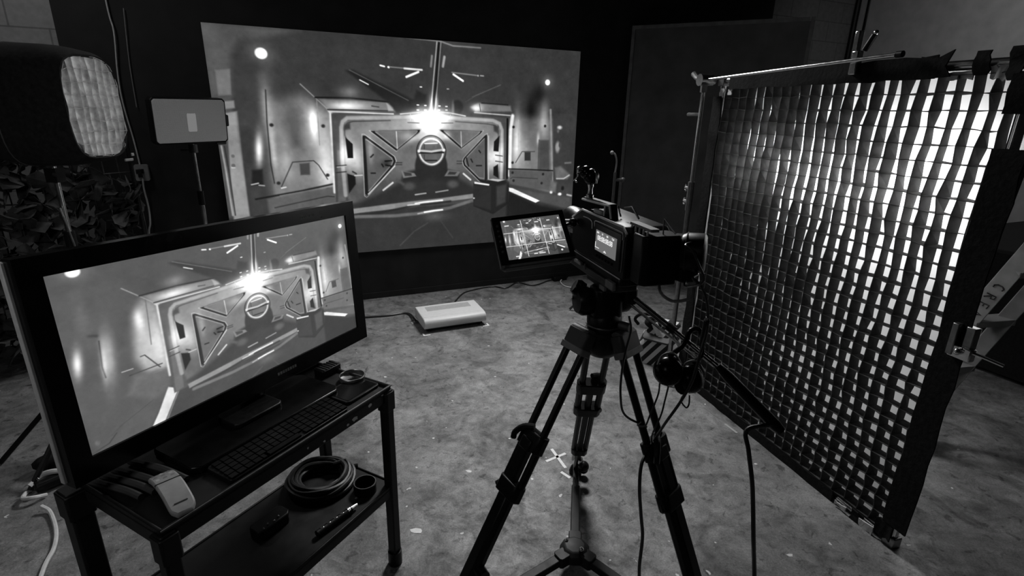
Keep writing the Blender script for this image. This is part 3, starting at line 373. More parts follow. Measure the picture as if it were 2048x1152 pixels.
def picture_mesh(name, w, h, nx, ny, crop, lift, gain, m, parent, z=0.0, I=None):
    """grid in the local XY plane, centred; colours sampled from the picture inside crop (u0, u1, v0, v1)"""
    nx += 1; ny += 1
    xs = np.linspace(-w / 2, w / 2, nx); ys = np.linspace(h / 2, -h / 2, ny); X, Y = np.meshgrid(xs, ys)
    co = np.stack([X, Y, np.full_like(X, z)], -1).reshape(-1, 3)
    i = np.arange((nx - 1) * (ny - 1)); r, c = i // (nx - 1), i % (nx - 1); a = r * nx + c
    quads = np.stack([a, a + nx, a + nx + 1, a + 1], -1).astype(np.int32)
    me = bpy.data.meshes.new(name); me.vertices.add(len(co)); me.vertices.foreach_set('co', co.ravel())
    me.loops.add(quads.size); me.loops.foreach_set('vertex_index', quads.ravel())
    me.polygons.add(len(quads)); me.polygons.foreach_set('loop_start', np.arange(0, quads.size, 4, dtype=np.int32)); me.update(calc_edges=True)
    U, V = np.meshgrid(np.linspace(crop[0], crop[1], nx), np.linspace(crop[2], crop[3], ny))
    fx = np.clip(U * PIC_W - .5, 0, PIC_W - 1.001); fy = np.clip(V * PIC_H - .5, 0, PIC_H - 1.001)
    x0, y0 = fx.astype(int), fy.astype(int); tx, ty = fx - x0, fy - y0; I = PICTURE if I is None else I
    s = (I[y0, x0] * (1 - tx) + I[y0, x0 + 1] * tx) * (1 - ty) + (I[y0 + 1, x0] * (1 - tx) + I[y0 + 1, x0 + 1] * tx) * ty
    s = np.clip(lift + gain * s, 0, 1.2); lin = np.where(s <= .04045, s / 12.92, ((s + .055) / 1.055) ** 2.4)
    at = me.color_attributes.new('picture', 'FLOAT_COLOR', 'POINT'); buf = np.ones((len(co), 4), np.float32); buf[:, :3] = lin.reshape(-1, 1); at.data.foreach_set('color', buf.ravel())
    me.materials.append(m); o = bpy.data.objects.new(name, me); COL.objects.link(o); o.parent = parent; return o

# ================================================================== the room
WRZ = math.atan2(WD.y, WD.x)
struct('floor', MB().box((1.0, 3.2, -.05), (13.5, 12.5, .1)), 'floor')
corner = WA + WD * 5.92 + WN * .08
struct('wall_back', MB().box((-4.1, .1, 1.75), (8.2 + .2, .2, 3.5)), 'block_wall', corner, WRZ)
struct('wall_right', MB().box((.1, -3.6, 1.75), (.2, 7.2, 3.5)), 'plaster_wall', corner, WRZ)
struct('ceiling', MB().box((1.0, 3.2, 3.55), (13.5, 12.5, .1)), 'ceiling')
struct('trim_1', MB().tube([(-.03, -.035, 0.0), (-.03, -.035, 3.5)], .03, 10), 'black_metal', corner, WRZ)

def wall(u, z, off=0.0): return WA + WD * u + WN * off + Vector((0, 0, z))
# black painted backdrop that carries the projection
bd = thing('backdrop_wall', 'large matte black backdrop panel behind the projected picture', 'backdrop', wall(1.36, 0), WRZ)
MB().box((0, .035, 1.64), (6.32, .06, 3.28)).build('panel', 'black_paint', bd, smooth=False)
MB().box((0, .0, .03), (6.32, .012, .05)).build('bottom_batten', 'black_paint', bd, smooth=False)

ps = thing('projection_screen', 'wide projected picture of a science fiction hangar door on the black backdrop', 'projection screen', wall(.595, 0), WRZ)
MB().box((0, -.006, 1.3225), (3.1, .010, 1.755)).build('screen_panel', 'black_paint', ps, smooth=False)
pic = picture_mesh('projected_picture', 3.1, 1.755, 780, 441, (0, 1, 0, 1), -.045, 1.12, picture_mat('projected_light', .9, 1.0), ps)
pic.rotation_euler = (math.pi / 2, 0, 0); pic.location = (0, -.0125, 1.3225)

# angled freestanding black flat
ft = thing('black_flat', 'tall freestanding black flat standing angled between backdrop and grid frame', 'flat', (1.065, 5.49, 0), math.radians(-27.5))
MB().box((.75, .02, 1.215), (1.46, .02, 2.39)).build('flat_face', 'flat_paint', ft, smooth=False)
MB().box((.015, .02, 1.22), (.03, .045, 2.44)).build('side_batten', 'flat_edge', ft, smooth=False)
MB().box((1.495, .02, 1.22), (.03, .045, 2.44)).build('side_batten', 'flat_edge', ft, smooth=False)
MB().box((.75, .02, 2.425), (1.44, .045, .03)).build('cross_batten', 'flat_edge', ft, smooth=False)
MB().box((.75, .02, .02), (1.44, .045, .04)).build('cross_batten', 'flat_edge', ft, smooth=False)
jack = MB()
jack.tube([(.75, .05, 1.7), (.75, .62, .03)], .02, 6).tube([(.75, .05, .03), (.75, .64, .03)], .02, 6).build('brace', 'flat_edge', ft)

# wires and outlet on the backdrop, left
def cable(name, pts, r, m, label, cat='cable', k=6, n=7, group=None):
    P = catmull(pts, k); return single(name, MB().tube(P, r, n), m, label, cat, P[0], group=group)
cable('hanging_cable', [wall(-1.49, 3.2, -.02), wall(-1.49, 2.3, -.015), wall(-1.478, 2.1, -.02), wall(-1.502, 1.85, -.015), wall(-1.505, 1.65, -.02), wall(-1.485, 1.4, -.015), wall(-1.475, 1.22, -.02)], .0048, 'light_grey', 'pale cable hanging down the black backdrop to the wall outlet')
cable('thin_wire', [wall(-1.40, 2.25, -.008), wall(-1.405, 2.18, -.012), wall(-1.425, 1.9, -.008), wall(-1.43, 1.62, -.012)], .003, 'mid_grey', 'thin short wire on the backdrop between softbox and projected picture', 'wire')
ob = thing('outlet_box', 'small pale outlet box on black backdrop below the softbox', 'outlet', wall(-1.47, 1.17), WRZ)
MB().rbox((0, -.02, 0), (.085, .035, .115), .008, axis=1).build('box', 'mid_grey', ob)
MB().box((.0, -.04, .012), (.03, .006, .03)).box((-.01, -.04, -.022), (.026, .006, .02)).build('socket_face', 'black_plastic', ob)
MB().box((-.012, -.05, .01), (.034, .03, .03)).build('plug', 'black_plastic', ob)
cable('outlet_cable', [wall(-1.47, 1.13, -.04), wall(-1.475, 1.05, -.035), wall(-1.472, .92, -.02), wall(-1.48, .8, -.02), wall(-1.50, .72, -.02), wall(-1.51, .5, -.02), wall(-1.5, .03, -.03)], .006, 'light_grey', 'pale cable dropping from outlet box to the floor behind the television')

# ================================================================== diffusion frame, far right
def fr(u, z, off=0.0): return FL + FD * u + FN * off + Vector((0, 0, z))
frm = thing('scrim_rig', 'large chrome tube frame behind the black cloth border at the right', 'frame', fr(.75, 0))
fp = lambda: world(frm)
fp().tube([fr(-.02, 1.842, .03), fr(1.50, 1.835, .03)], .017, 12).build('top_pipe', 'chrome', frm)
fp().tube([fr(.0, .02, .03), fr(1.49, .02, .03)], .017, 12).build('bottom_pipe', 'chrome', frm)
fp().tube([fr(1.487, .02, .03), fr(1.487, 1.83, .03)], .018, 12).build('side_pipe', 'chrome', frm)
fp().tube([fr(.0, .02, .03), fr(.0, 1.84, .03)], .017, 12).build('side_pipe', 'chrome', frm)
FB3 = Matrix((FD, FN, Vector((0, 0, 1)))).transposed()
for u, z in ((0, 1.84), (1.487, 1.835), (0, .02), (1.487, .02)):
    fp().box(fr(u, z, .03), (.05, .045, .05), FB3).build('corner_block', 'grey_metal', frm, bevel=.004)
def strip(mb, u0, u1, z0, z1, off=-.004, nseg=18, wob=.004, th=.006):
    """slightly wavy cloth strip with thickness"""
    hor = (u1 - u0) > (z1 - z0); n = nseg; vs = []; fs = []
    for i in range(n + 1):
        t = i / n
        for side in (0, 1):
            u = u0 + (u1 - u0) * (t if hor else side); z = z0 + (z1 - z0) * (side if hor else t)
            j = random.uniform(-wob, wob)
            if hor: z += j
            else: u += j
            o = off + random.uniform(-wob, wob) * .7
            vs += [fr(u, z, o), fr(u, z, o + th)]
    for i in range(n):
        a = i * 4; b = a + 4
        fs += [(a, a + 2, b + 2, b), (a + 1, b + 1, b + 3, a + 3), (a, b, b + 1, a + 1), (a + 2, a + 3, b + 3, b + 2)]
    fs += [(0, 1, 3, 2), (n * 4, n * 4 + 2, n * 4 + 3, n * 4 + 1)]
    return mb._a(vs, fs)
gd = thing('grid_cloth', 'black fabric egg crate grid stretched over the glowing diffusion in the frame', 'light grid', fr(.75, 0))
gw = lambda: world(gd)
strip(gw(), .09, 1.20, 1.795, 1.872).build('top_border', 'black_fabric', gd)
strip(gw(), 1.452, 1.552, .10, 1.575).build('right_border', 'black_fabric', gd)
strip(gw(), -.035, .042, .01, 1.76).build('left_border', 'black_fabric', gd)
strip(gw(), .02, 1.22, -.0, .056, th=.008).build('bottom_border', 'black_fabric', gd)
gw()._a([fr(1.14, 1.795, -.006), fr(1.255, 1.80, -.004), fr(1.235, 1.835, -.01), fr(1.262, 1.885, -.02), fr(1.2, 1.862, -.008), fr(1.14, 1.872, -.006)] +
        [fr(1.14, 1.795, .0), fr(1.255, 1.80, .002), fr(1.235, 1.835, -.004), fr(1.262, 1.885, -.014), fr(1.2, 1.862, -.002), fr(1.14, 1.872, 0)],
        [(0, 1, 2, 3, 4, 5), (11, 10, 9, 8, 7, 6)] + [(i, (i + 1) % 6, 6 + (i + 1) % 6, 6 + i) for i in range(6)]).build('border_flap', 'black_fabric', gd)
for u0, u1, z0, z1 in ((1.325, 1.372, 1.80, 1.875), (1.43, 1.47, 1.78, 1.88), (1.452, 1.552, 1.68, 1.80), (1.325, 1.36, -.002, .05), (1.43, 1.50, .03, .10)):
    strip(gw(), u0, u1, z0, z1, off=-.006, nseg=5, wob=.006).build('strap', 'black_fabric', gd)
strip(gw(), .02, .055, 1.755, 1.80, nseg=4).build('strap', 'white_cloth', gd); strip(gw(), .085, .115, 1.765, 1.80, nseg=4).build('strap', 'white_cloth', gd)
strip(gw(), 1.24, 1.325, 1.79, 1.815, off=.006, nseg=5).build('strap', 'white_cloth', gd); strip(gw(), 1.375, 1.43, 1.785, 1.825, off=.004, nseg=5, wob=.008).build('strap', 'white_cloth', gd)
strip(gw(), 1.245, 1.30, .012, .030, off=-.012, nseg=5).build('strap', 'white_cloth', gd); strip(gw(), 1.365, 1.43, .0, .035, off=-.008, nseg=5, wob=.006).build('strap', 'white_cloth', gd)
# the egg crate itself: real cells 6 cm wide and 5 cm deep
NU, NZ, DU, DZ, DEPTH, TH = 24, 31, .0605, .0583, .0505, .0022
node = {}
for i in range(NU):
    for j in range(NZ):
        u = 1.452 - i * DU; z = 1.806 - j * DZ
        ju, jz = random.gauss(0, .0034), random.gauss(0, .0028); bu, bz = random.gauss(0, .0034), random.gauss(0, .0028)
        sway = .006 * math.sin(j * .5 + i * .35) + .004 * math.sin(i * .8 - j * .23)
        node[i, j] = (fr(u + ju + sway, z + jz, random.gauss(0, .002)), fr(u + bu + sway * .6, z + bz, DEPTH))
eg = gw()
def wallseg(a, b, t):
    (a0, a1), (b0, b1) = a, b; eg.hexa([a0 - t, b0 - t, b1 - t, a1 - t, a0 + t, b0 + t, b1 + t, a1 + t])
for i in range(NU):
    for j in range(NZ):
        if j + 1 < NZ: wallseg(node[i, j], node[i, j + 1], FD * TH * .8)
        if i + 1 < NU: wallseg(node[i, j], node[i + 1, j], Vector((0, 0, TH / 2)))
eg.build('egg_crate', 'grid_fabric', gd, smooth=False)
# diffusion cloth behind the grid
dc = MB(); vs = []; fs = []; n1, n2 = 30, 36
for i in range(n1 + 1):
    for j in range(n2 + 1):
        vs.append(fr(-.01 + 1.50 * i / n1, .02 + 1.81 * j / n2, .075 + .006 * math.sin(i * .7 + j * .4)))
for i in range(n1):
    for j in range(n2): a = i * (n2 + 1) + j; fs.append((a, a + n2 + 1, a + n2 + 2, a + 1))
dc._a(vs, fs)
single('diffusion_cloth', dc, 'diffusion_cloth', 'white diffusion cloth glowing behind the black egg crate grid', 'diffusion cloth', fr(.75, .9, .075))

# perforated strip beside the right edge of the frame
pst = thing('perforated_strip', 'narrow black strip with a row of small light dots right of the frame', 'strip', fr(1.62, 1.3, .10))
q0 = on_plane(1982, 482, fr(0, 0, .16), FN); q1 = on_plane(2052, 296, fr(0, 0, .16), FN); qd = q1 - q0
world(pst).tube([q0, q1], .022, 8).build('strip_body', 'black_metal', pst)
dots = world(pst)
for i in range(22):
    p = q0 + qd * (i / 22.0); dots.ball(p - FN * .021 - FD * .0, .0042, 8)
dots.build('light_dots', 'text_white', pst)
# bracket clamp on the right pipe
bc = thing('pipe_clamp', 'chrome clamp gripping the right side pipe of the grid frame', 'clamp', fr(1.54, .93, .02))
world(bc).box(fr(1.515, .935, .0), (.022, .05, .115), FB3).box(fr(1.555, .945, .005), (.03, .03, .09), FB3).build('jaw', 'grey_metal', bc, bevel=.003)
world(bc).box(fr(1.545, .895, -.006), (.075, .03, .045), FB3).build('body', 'chrome', bc, bevel=.004)
world(bc).tube([fr(1.55, .91, -.02), fr(1.60, .905, .0), fr(1.66, .895, .02)], .006, 8).ball(fr(1.545, .9, -.028), .012, 10).build('screw', 'chrome', bc)

# ------------------------------------------------ stand that holds the frame at its far left edge
ls = thing('frame_stand', 'slim chrome stand holding the far left edge of the grid frame', 'light stand', fr(-.03, 0, -.06))
sp = fr(-.055, 0, -.06); tilt = Vector((0.01, 0, 0))
world(ls).tube([sp + Vector((0, 0, .08)), sp + Vector((0, 0, 1.25))], .0155, 12).build('lower_column', 'grey_metal', ls)
world(ls).tube([sp + Vector((0, 0, 1.2)), sp + Vector((0, 0, 1.83))], .0115, 12).build('riser', 'chrome', ls)
for k in range(3):
    a = ang((75, 5, 255)[k]); rl_ = (.24, .26, .15)[k]
    world(ls).tube([sp + Vector((0, 0, .30)), sp + a * .12 + Vector((0, 0, .12)), sp + a * rl_ + Vector((0, 0, .015))], .012, 8).build('leg', 'grey_metal', ls)
top = sp + Vector((0, 0, 1.845))
ga = thing('extension_rod', 'thin chrome rod with grip head running along the top edge of the grid', 'rod', top)
gh = world(ga); top = sp + Vector((0, 0, 1.845))
gh.cyl(top - FN * .035, top + FN * .045, .032, n=18).cyl(top + FN * .045, top + FN * .06, .024, n=14).box(top - Vector((0, 0, .04)), (.03, .03, .05))
gh.build('grip_head', 'chrome', ga)
kp = top - FD * .02
world(ga).tube([kp, kp - FD * .06 + Vector((0, 0, .015)), kp - FD * .095 + Vector((0, 0, .04))], .011, 8, .016).build('handle', 'grey_metal', ga)
world(ga).tube([top + FD * .0, fr(1.07, 1.885, -.03)], .008, 10).build('arm', 'chrome', ga)
world(ga).cyl(fr(1.06, 1.885, -.03), fr(1.085, 1.885, -.03), .012, n=10).build('arm_tip', 'black_plastic', ga)
world(ls).tube([sp + Vector((0, 0, 1.66)), sp + Vector((0, 0, 1.66)) - FD * .12], .011, 8).build('tee_handle', 'chrome', ls)
for z in (1.24, 1.16):
    kb = world(ls); c = sp + Vector((0, 0, z)); kb.cyl(c, c - FD * .05, .012, n=10)
    kb.tube([c - FD * .05 + Vector((0, 0, .022)), c - FD * .062, c - FD * .05 - Vector((0, 0, .022))], .006, 6)
    kb.build('wing_knob', 'chrome', ls)
world(ls).cyl(sp + Vector((0, 0, 1.11)), sp + Vector((0, 0, 1.28)), .020, n=14).build('collar', 'grey_metal', ls)

# clamp standing on the top of the frame with a black strap rising from it
cp = fr(.872, 1.90, -.01); cl = thing('spring_clamp', 'chrome clamp with black handle gripping the top edge of the grid frame', 'clamp', cp)
world(cl).box(cp + Vector((0, 0, -.03)), (.032, .03, .09), FB3).box(cp + FD * -.010 + Vector((0, 0, .05)), (.024, .024, .08), FB3).build('jaw', 'chrome', cl, bevel=.004)
world(cl).tube([cp + FD * .028 + Vector((0, 0, .015)), cp + FD * .06 + Vector((0, 0, .068))], .011, 10).build('handle', 'black_plastic', cl)
world(cl).ball(cp + FD * .064 + Vector((0, 0, .075)), .010, 10).build('handle_tip', 'chrome', cl)
rp = cp + Vector((0, 0, .09))
single('hanging_strap', MB().tube([rp, rp + Vector((.0, .0, .3)), rp + Vector((.02, .01, 1.4))], .007, 6), 'black_fabric', 'black strap hanging from above down to the clamp on the grid frame', 'strap', rp)

# ================================================================== step ladder and case behind the frame
A0, A1 = on_floor(1955, 622, .72), on_floor(2048, 515, 1.0); ad = (A1 - A0) / (A1.z - A0.z)
Ra = lambda z: A0 + ad * (z - A0.z)
tr = (on_floor(2048, 620, .66) - on_floor(1955, 640, .66)); tr.z = 0; LW = .34; td = tr.normalized(); nd = td.cross(ad.normalized())
ld = thing('step_ladder', 'pale wooden step ladder lettered in black behind the grid frame', 'ladder', (Ra(0).x, Ra(0).y, 0))
LB = Matrix((td, nd, ad.normalized())).transposed()
def railseg(mb, p, q, w, t): 
    L_ = (q - p).length; return mb.box((p + q) / 2, (t, w, L_), LB)
r1 = world(ld)
def beam(mb, p, q, a, wa, b, wb):
    a = a * (wa / 2); b = b * (wb / 2)
    return mb.hexa([p - a - b, p + a - b, p + a + b, p - a + b, q - a - b, q + a - b, q + a + b, q - a + b])
vw = (EYE - A0).normalized(); sidev = ad.normalized().cross(vw).normalized()      # broad face of the rail
rail = beam(world(ld), Ra(.02), Ra(1.45), sidev, .085, vw, .028).build('rail', 'pale_wood', ld, bevel=.003)
off = on_floor(2010, 640, .66) - Ra(.66)
beam(world(ld), Ra(.02) + off, Ra(1.45) + off, sidev, .075, vw, .028).build('rail', 'pale_wood', ld, bevel=.003)
for z in (.16, .41, .66, .92, 1.18):
    beam(world(ld), Ra(z) - td * .0, Ra(z) + off + td * .02, Vector((0, 0, 1)), .032, nd, .10).build('tread', 'pale_wood', ld, bevel=.003)
lm = MB(INV[ld.name]); LT = frame(A0, -ad, sidev)
def stroke(pts, c, s=.05):
    P = [c + (ad.normalized() * -1) * (x * s) + sidev * (y * s) + vw * .0165 for x, y in pts]; lm.tube(P, .0042, 6)
ua = ad.normalized(); cz = lambda d: A0 + ua * d
C_ = [(.95, .35), (.6, .6), (.2, .5), (0, .0), (.25, -.5), (.65, -.55), (.95, -.3)]
lettering = [('C', .155), ('R', .095), ('E', .04), ('A', -.012)]
glyph = {'C': [[(.4, .75), (0, .8), (-.4, .4), (-.45, -.2), (-.1, -.65), (.35, -.6)]],
         'R': [[(-.4, -.7), (-.4, .7), (.25, .65), (.35, .2), (-.35, 0)], [(-.2, 0), (.5, -.75)]],
         'E': [[(.4, .7), (-.4, .7), (-.4, -.7), (.4, -.7)], [(-.4, 0), (.25, 0)]],
         'A': [[(-.45, -.7), (0, .75), (.45, -.7)], [(-.25, -.1), (.25, -.1)]]}
for ch, d in lettering:                       # reads downwards along the rail
    for g in glyph[ch]:
        lm.tube([cz(d) + sidev * (-y * -.030) * 1.0 + ua * (-x * .030) + vw * .0150 if False else cz(d) - ua * (x * .026) + sidev * (y * .030) + vw * .0150 for x, y in g], .0035, 6)
lm.build('lettering', 'marker_ink', ld)
cs = thing('draped_case', 'low black case with flat top standing behind the step ladder', 'case', (3.95, 3.75, 0), math.radians(-66))
MB().rbox((0, 0, .43), (1.1, 1.5, .80), .02, axis=1).build('body', 'black_fabric', cs)
MB().box((0, 0, .845), (1.14, 1.54, .03)).build('lid', 'black_paint', cs, bevel=.006)
for x in (-.5, .5):
    for y in (-.68, .68): MB().cyl((x, y, 0), (x, y, .035), .03).build('foot', 'black_plastic', cs)

# ================================================================== television on its cart
TVC = [Vector(p) for p in ((-.987, 1.066, 1.299), (-.614, 1.917, 1.280), (-.596, 1.890, .850), (-.969, 1.038, .868))]
tvm = frame(sum(TVC, Vector()) / 4, (TVC[1] - TVC[0]) + (TVC[2] - TVC[3]), (TVC[0] - TVC[3]) + (TVC[1] - TVC[2]))
TW, TH_ = .930, .4315
tv = thing('television', 'flat black television on the cart showing the hangar door picture', 'television', mw=tvm)
b = .046
bz = MB()
for c, s in (((0, TH_ / 2 + b / 2, -.012), (TW + 2 * b, b, .036)), ((0, -TH_ / 2 - b * .6, -.012), (TW + 2 * b, b * 1.2, .036)),
             ((-TW / 2 - b / 2, 0, -.012), (b, TH_, .036)), ((TW / 2 + b / 2, 0, -.012), (b, TH_, .036))): bz.box(c, s)
bz.build('bezel', 'black_gloss', tv, smooth=False)
MB().box((0, -.005, -.0325), (TW + 2 * b + .012, TH_ + 1.9 * b, .016)).build('trim_band', 'light_grey', tv, bevel=.002)
MB().rbox((0, 0, -.062), (TW + .03, TH_ + .03, .05), .03).build('rear_cover', 'light_grey', tv, bevel=.004)
picture_mesh('screen', TW, TH_, 660, 306, (.066, .917, .094, .908), .145, .88, picture_mat('television_light', .25, 1.0), tv, z=-.002, I=PICTURE_TV)
tx = MB()
for i in range(7): tx.box((.255 + i * .009, TH_ / 2 + .022, .0065), (.006, .0075, .001))
tx.box((.345, TH_ / 2 + .028, .0065), (.006, .006, .001)).box((.345, TH_ / 2 + .010, .0065), (.004, .005, .001))
tx.build('bezel_print', 'dark_grey', tv, smooth=False)
tx = MB()
for i in range(8): tx.box((.075 + i * .010, -TH_ / 2 - .026, .0065), (.007, .009, .001))
tx.build('maker_mark', 'mid_grey', tv, smooth=False)
tvb = tvm @ Vector((0, -TH_ / 2 - .055, -.03))
world(tv).tube([Vector((tvb.x, tvb.y, .785)), tvm @ Vector((0, -TH_ / 2 + .05, -.05))], .035, 14).build('stand_neck', 'black_gloss', tv)

CA = math.radians(62.5); cx = Vector((math.cos(CA), math.sin(CA), 0)); cy = Vector((-cx.y, cx.x, 0)); CO = Vector((-.404, 1.611, 0))
cm = Matrix.Translation(CO) @ Matrix.Rotation(CA, 4, 'Z')
def ct(x, y, z): return cm @ Vector((x, y, z))
CL, CWd, CZ, SZ = .765, .345, .75, .36
cart = thing('equipment_cart', 'black metal two shelf cart carrying the television', 'cart', mw=cm)
def tray(nm, z, lip):
    t = MB(); t.box((-CL / 2, CWd / 2, z - .006), (CL, CWd, .012))
    for c, s in (((-CL / 2, .004, z - .018), (CL, .008, lip)), ((-CL / 2, CWd - .004, z - .018), (CL, .008, lip)), ((-.004, CWd / 2, z - .018), (.008, CWd, lip)), ((-CL + .004, CWd / 2, z - .018), (.008, CWd, lip))):
        t.box(c, s)
    return t.build(nm, 'cart_paint', cart, bevel=.003)
M['cart_paint'] = mat('cart_paint', .009, .45, scale=25, amt=.4, spec=.22)
M['edge_wear'] = mat('edge_wear', .10, .45, .5, scale=50, amt=.4)
tray('top_tray', CZ, .055); tray('lower_shelf', SZ, .045)
MB().box((-CL / 2, -.0015, CZ + .0085), (CL, .003, .004)).box((-.0015, CWd / 2, CZ + .0085), (.003, CWd, .004)).build('worn_edge', 'edge_wear', cart, smooth=False)
for x, y in ((-.014, .012), (-.014, CWd - .012), (-CL + .012, .012), (-CL - .012, CWd + .005)):
    s = .036 if y < .1 or x > -.3 else .05
    lg = MB().rbox((x, y, (CZ + .03) / 2), (s, s, CZ - .04), .004).build('leg', 'cart_paint', cart, bevel=.002)
    MB().rbox((x, y, CZ - .045), (s + .010, s + .010, .07), .005).build('leg_collar', 'cart_paint', lg, bevel=.002)
    MB().cyl((x, y, .0), (x, y, .06), .026, n=16).build('foot', 'black_plastic', lg)
sp_ = MB(); random.seed(11)
for x, z, w, h in ((-.175, .722, .022, .013), (-.205, .718, .010, .008), (-.105, .735, .012, .012), (-.045, .742, .010, .006), (-.30, .715, .008, .006), (-.36, .728, .006, .006)):
    n = 9; P = [(x + math.cos(i * 2 * math.pi / n) * w * random.uniform(.35, .7), z + math.sin(i * 2 * math.pi / n) * h * random.uniform(.35, .7)) for i in range(n)]
    sp_.prism2(P, -.0012, .0005, (0, -.0001, 0), axis=1)
sp_.build('paint_splash', 'print_white', cart, smooth=False)

# things on the top tray
def on_cart(name, label, cat, x, y, rz=0.0, z=CZ, group=None): return thing(name, label, cat, mw=cm @ Matrix.Translation((x, y, z)) @ Matrix.Rotation(rz, 4, 'Z'), group=group)
SB = MB(INV[tv.name] @ cm); SB.rbox((-.36, .215, CZ + .012), (.50, .20, .020), .02).build('stand_base', 'black_gloss', tv, bevel=.004)
MB(INV[tv.name] @ cm).rbox((-.36, .235, CZ + .028), (.16, .10, .014), .012).build('stand_socket', 'black_plastic', tv, bevel=.003)
kb = on_cart('keyboard', 'black computer keyboard on the front of the cart top', 'keyboard', -.385, .062)
MB().rbox((0, 0, .008), (.40, .105, .014), .008).build('body', 'black_plastic', kb, bevel=.002)
keys = []
for r in range(5):
    for c in range(17):
        if r == 0 and 4 < c < 10: continue
        keys.append(MB().box((-.186 + c * .0233 + r * .002, -.040 + r * .0195, .0175), (.0195, .016, .006)).build('key', 'black_gloss', kb, smooth=False))
MB().box((-.036 + .0, -.040, .0175), (.112, .016, .006)).build('space_bar', 'black_gloss', kb, smooth=False)
tb = on_cart('tablet', 'flat black tablet lying on the cart top right of the keyboard', 'tablet', -.085, .095)
MB().rbox((0, 0, .005), (.15, .115, .009), .01).build('case', 'black_plastic', tb, bevel=.002)
MB().box((0, 0, .0101), (.132, .096, .0012)).build('screen', 'black_gloss', tb, smooth=False)
ds = on_cart('round_dish', 'small round grey metal dish at right end of the cart top', 'dish', -.025, .150)
MB().lathe([(.001, .004), (.032, .004), (.040, .008), (.0415, .018), (.043, .018), (.043, .004), (.036, 0), (.001, 0)], n=36).build('bowl', 'edge_wear', ds)
MB().ring(.042, .0022, (0, 0, .018), n=40, k=6).build('rim', 'grey_metal', ds)
rb = on_cart('ribbed_adapter', 'small dark ribbed adapter behind the round dish on the cart', 'adapter', -.03, .262)
MB().rbox((0, 0, .014), (.085, .05, .026), .005).build('body', 'black_plastic', rb, bevel=.002)
r_ = MB()
for i in range(6): r_.box((-.032 + i * .0125, 0, .0285), (.005, .045, .004))
r_.build('ribs', 'dark_grey', rb, bevel=.001)
M['remote_grey'] = mat('remote_grey', .26, .55, scale=60, amt=.12)
rm = on_cart('remote_control', 'pale grey curved remote control on the left of the cart top', 'remote control', -.682, .095, math.radians(-14))
def arch(w, y0, y1, t, zo=0.0, n=14):
    m_ = MB(); vs = []
    for i in range(n + 1):
        y = y0 + (y1 - y0) * i / n; z = .026 * (1 - (y / .092) ** 2) + .004 + zo
        ww = w / 2 * (1 if abs(y) < .075 else 1 - .35 * ((abs(y) - .075) / .017) ** 2)
        vs += [(-ww, y, z), (ww, y, z), (ww, y, z + t), (-ww, y, z + t)]
    fs = [(0, 1, 2, 3), (n * 4 + 3, n * 4 + 2, n * 4 + 1, n * 4)]
    for i in range(n):
        a = i * 4
        for k in range(4): fs.append((a + k, a + 4 + k, a + 4 + (k + 1) % 4, a + (k + 1) % 4))
    return m_._a(vs, fs)
arch(.055, -.094, .092, .014, .001).build('body', 'remote_grey', rm, bevel=.004)
arch(.0555, .010, .0125, .0153, .001).build('seam', 'dark_grey', rm)
arch(.028, -.071, -.069, .0155, .001).build('slot', 'dark_grey', rm)
for i in range(3):
    for j in range(3):
        y = .032 + j * .019; zt = .026 * (1 - (y / .092) ** 2) + .0195; MB().cyl((-.016 + i * .016, y, zt - .008), (-.016 + i * .016, y, zt), .0046, n=10).build('button', 'light_grey' if (i + j) % 3 == 0 else 'mid_grey', rm)
cbn = []
for i, (x, s) in enumerate(((-.742, .0), (-.716, .0), (-.690, .0), (-.650, .0))):
    cbn.append(single('loose_lead', MB().tube(catmull([ct(x - .01, .315, CZ + .010), ct(x, .26, CZ + .014), ct(x + .015, .20, CZ + .010), ct(x + .02 + .02 * s, .15 - .01 * i, CZ + .009)], 6), .0085, 8), 'dark_grey',
        ['leftmost dark loose lead beside the remote on the cart', 'second dark loose lead from the left under the television', 'third dark loose lead from the left under the television', 'dark loose lead directly behind the pale remote control'][i], 'cable', ct(x, .26, CZ), group='loose leads under the television'))
# lower shelf
def coil(name, c, R, r, turns, m, label, cat='cable coil', zlift=.0):
    P = []; random.seed(5)
    for i in range(turns * 28):
        a = 2 * math.pi * i / 28; k = i / 28.0
        rr = R * (1 + .16 * math.sin(k * 2.7) * .6) + (k % 3 - 1) * r * 1.9; z = r + (k / turns) * r * 5 + .004 * math.sin(3 * a + k)
        P.append(Vector(c) + cx * (rr * math.cos(a) * 1.0) + cy * (rr * math.sin(a)) + Vector((0, 0, z + zlift)))
    P = P[:1] + P
    P[0] = Vector(c) + cx * (R + .05) + cy * -.05 + Vector((0, 0, r))
    return single(name, MB().tube(P, r, 7), m, label, cat, c)
M['cable_rubber'] = mat('cable_rubber', .018, .42, scale=60, amt=.3)
coil('cable_coil', ct(-.135, .235, SZ + .001), .086, .0072, 11, 'cable_rubber', 'black cable coiled in a ring on the lower cart shelf')
tr_ = on_cart('tape_roll', 'dark empty ring standing flat near lower shelf right corner', 'tape roll', -.085, .068, z=SZ)
MB().lathe([(.034, 0), (.040, 0), (.040, .034), (.034, .034), (.034, 0)], n=40).build('ring_wall', 'black_plastic', tr_)
MB().ring(.037, .0022, (0, 0, .035), n=40, k=6).build('rim', 'edge_wear', tr_)
mt = on_cart('multi_tool', 'slim chrome and black tool lying on the lower cart shelf', 'tool', -.250, .040, math.radians(-6), z=SZ)
MB().tube([(-.075, 0, .012), (.06, 0, .012)], .011, 10).build('grip', 'black_plastic', mt)
MB().tube([(.045, 0, .014), (.085, 0, .014)], .0105, 10, .005).build('tip', 'chrome', mt)
for i in range(4): MB().box((-.055 + i * .026, 0, .0215), (.013, .008, .004)).build('band', 'chrome', mt, bevel=.001)
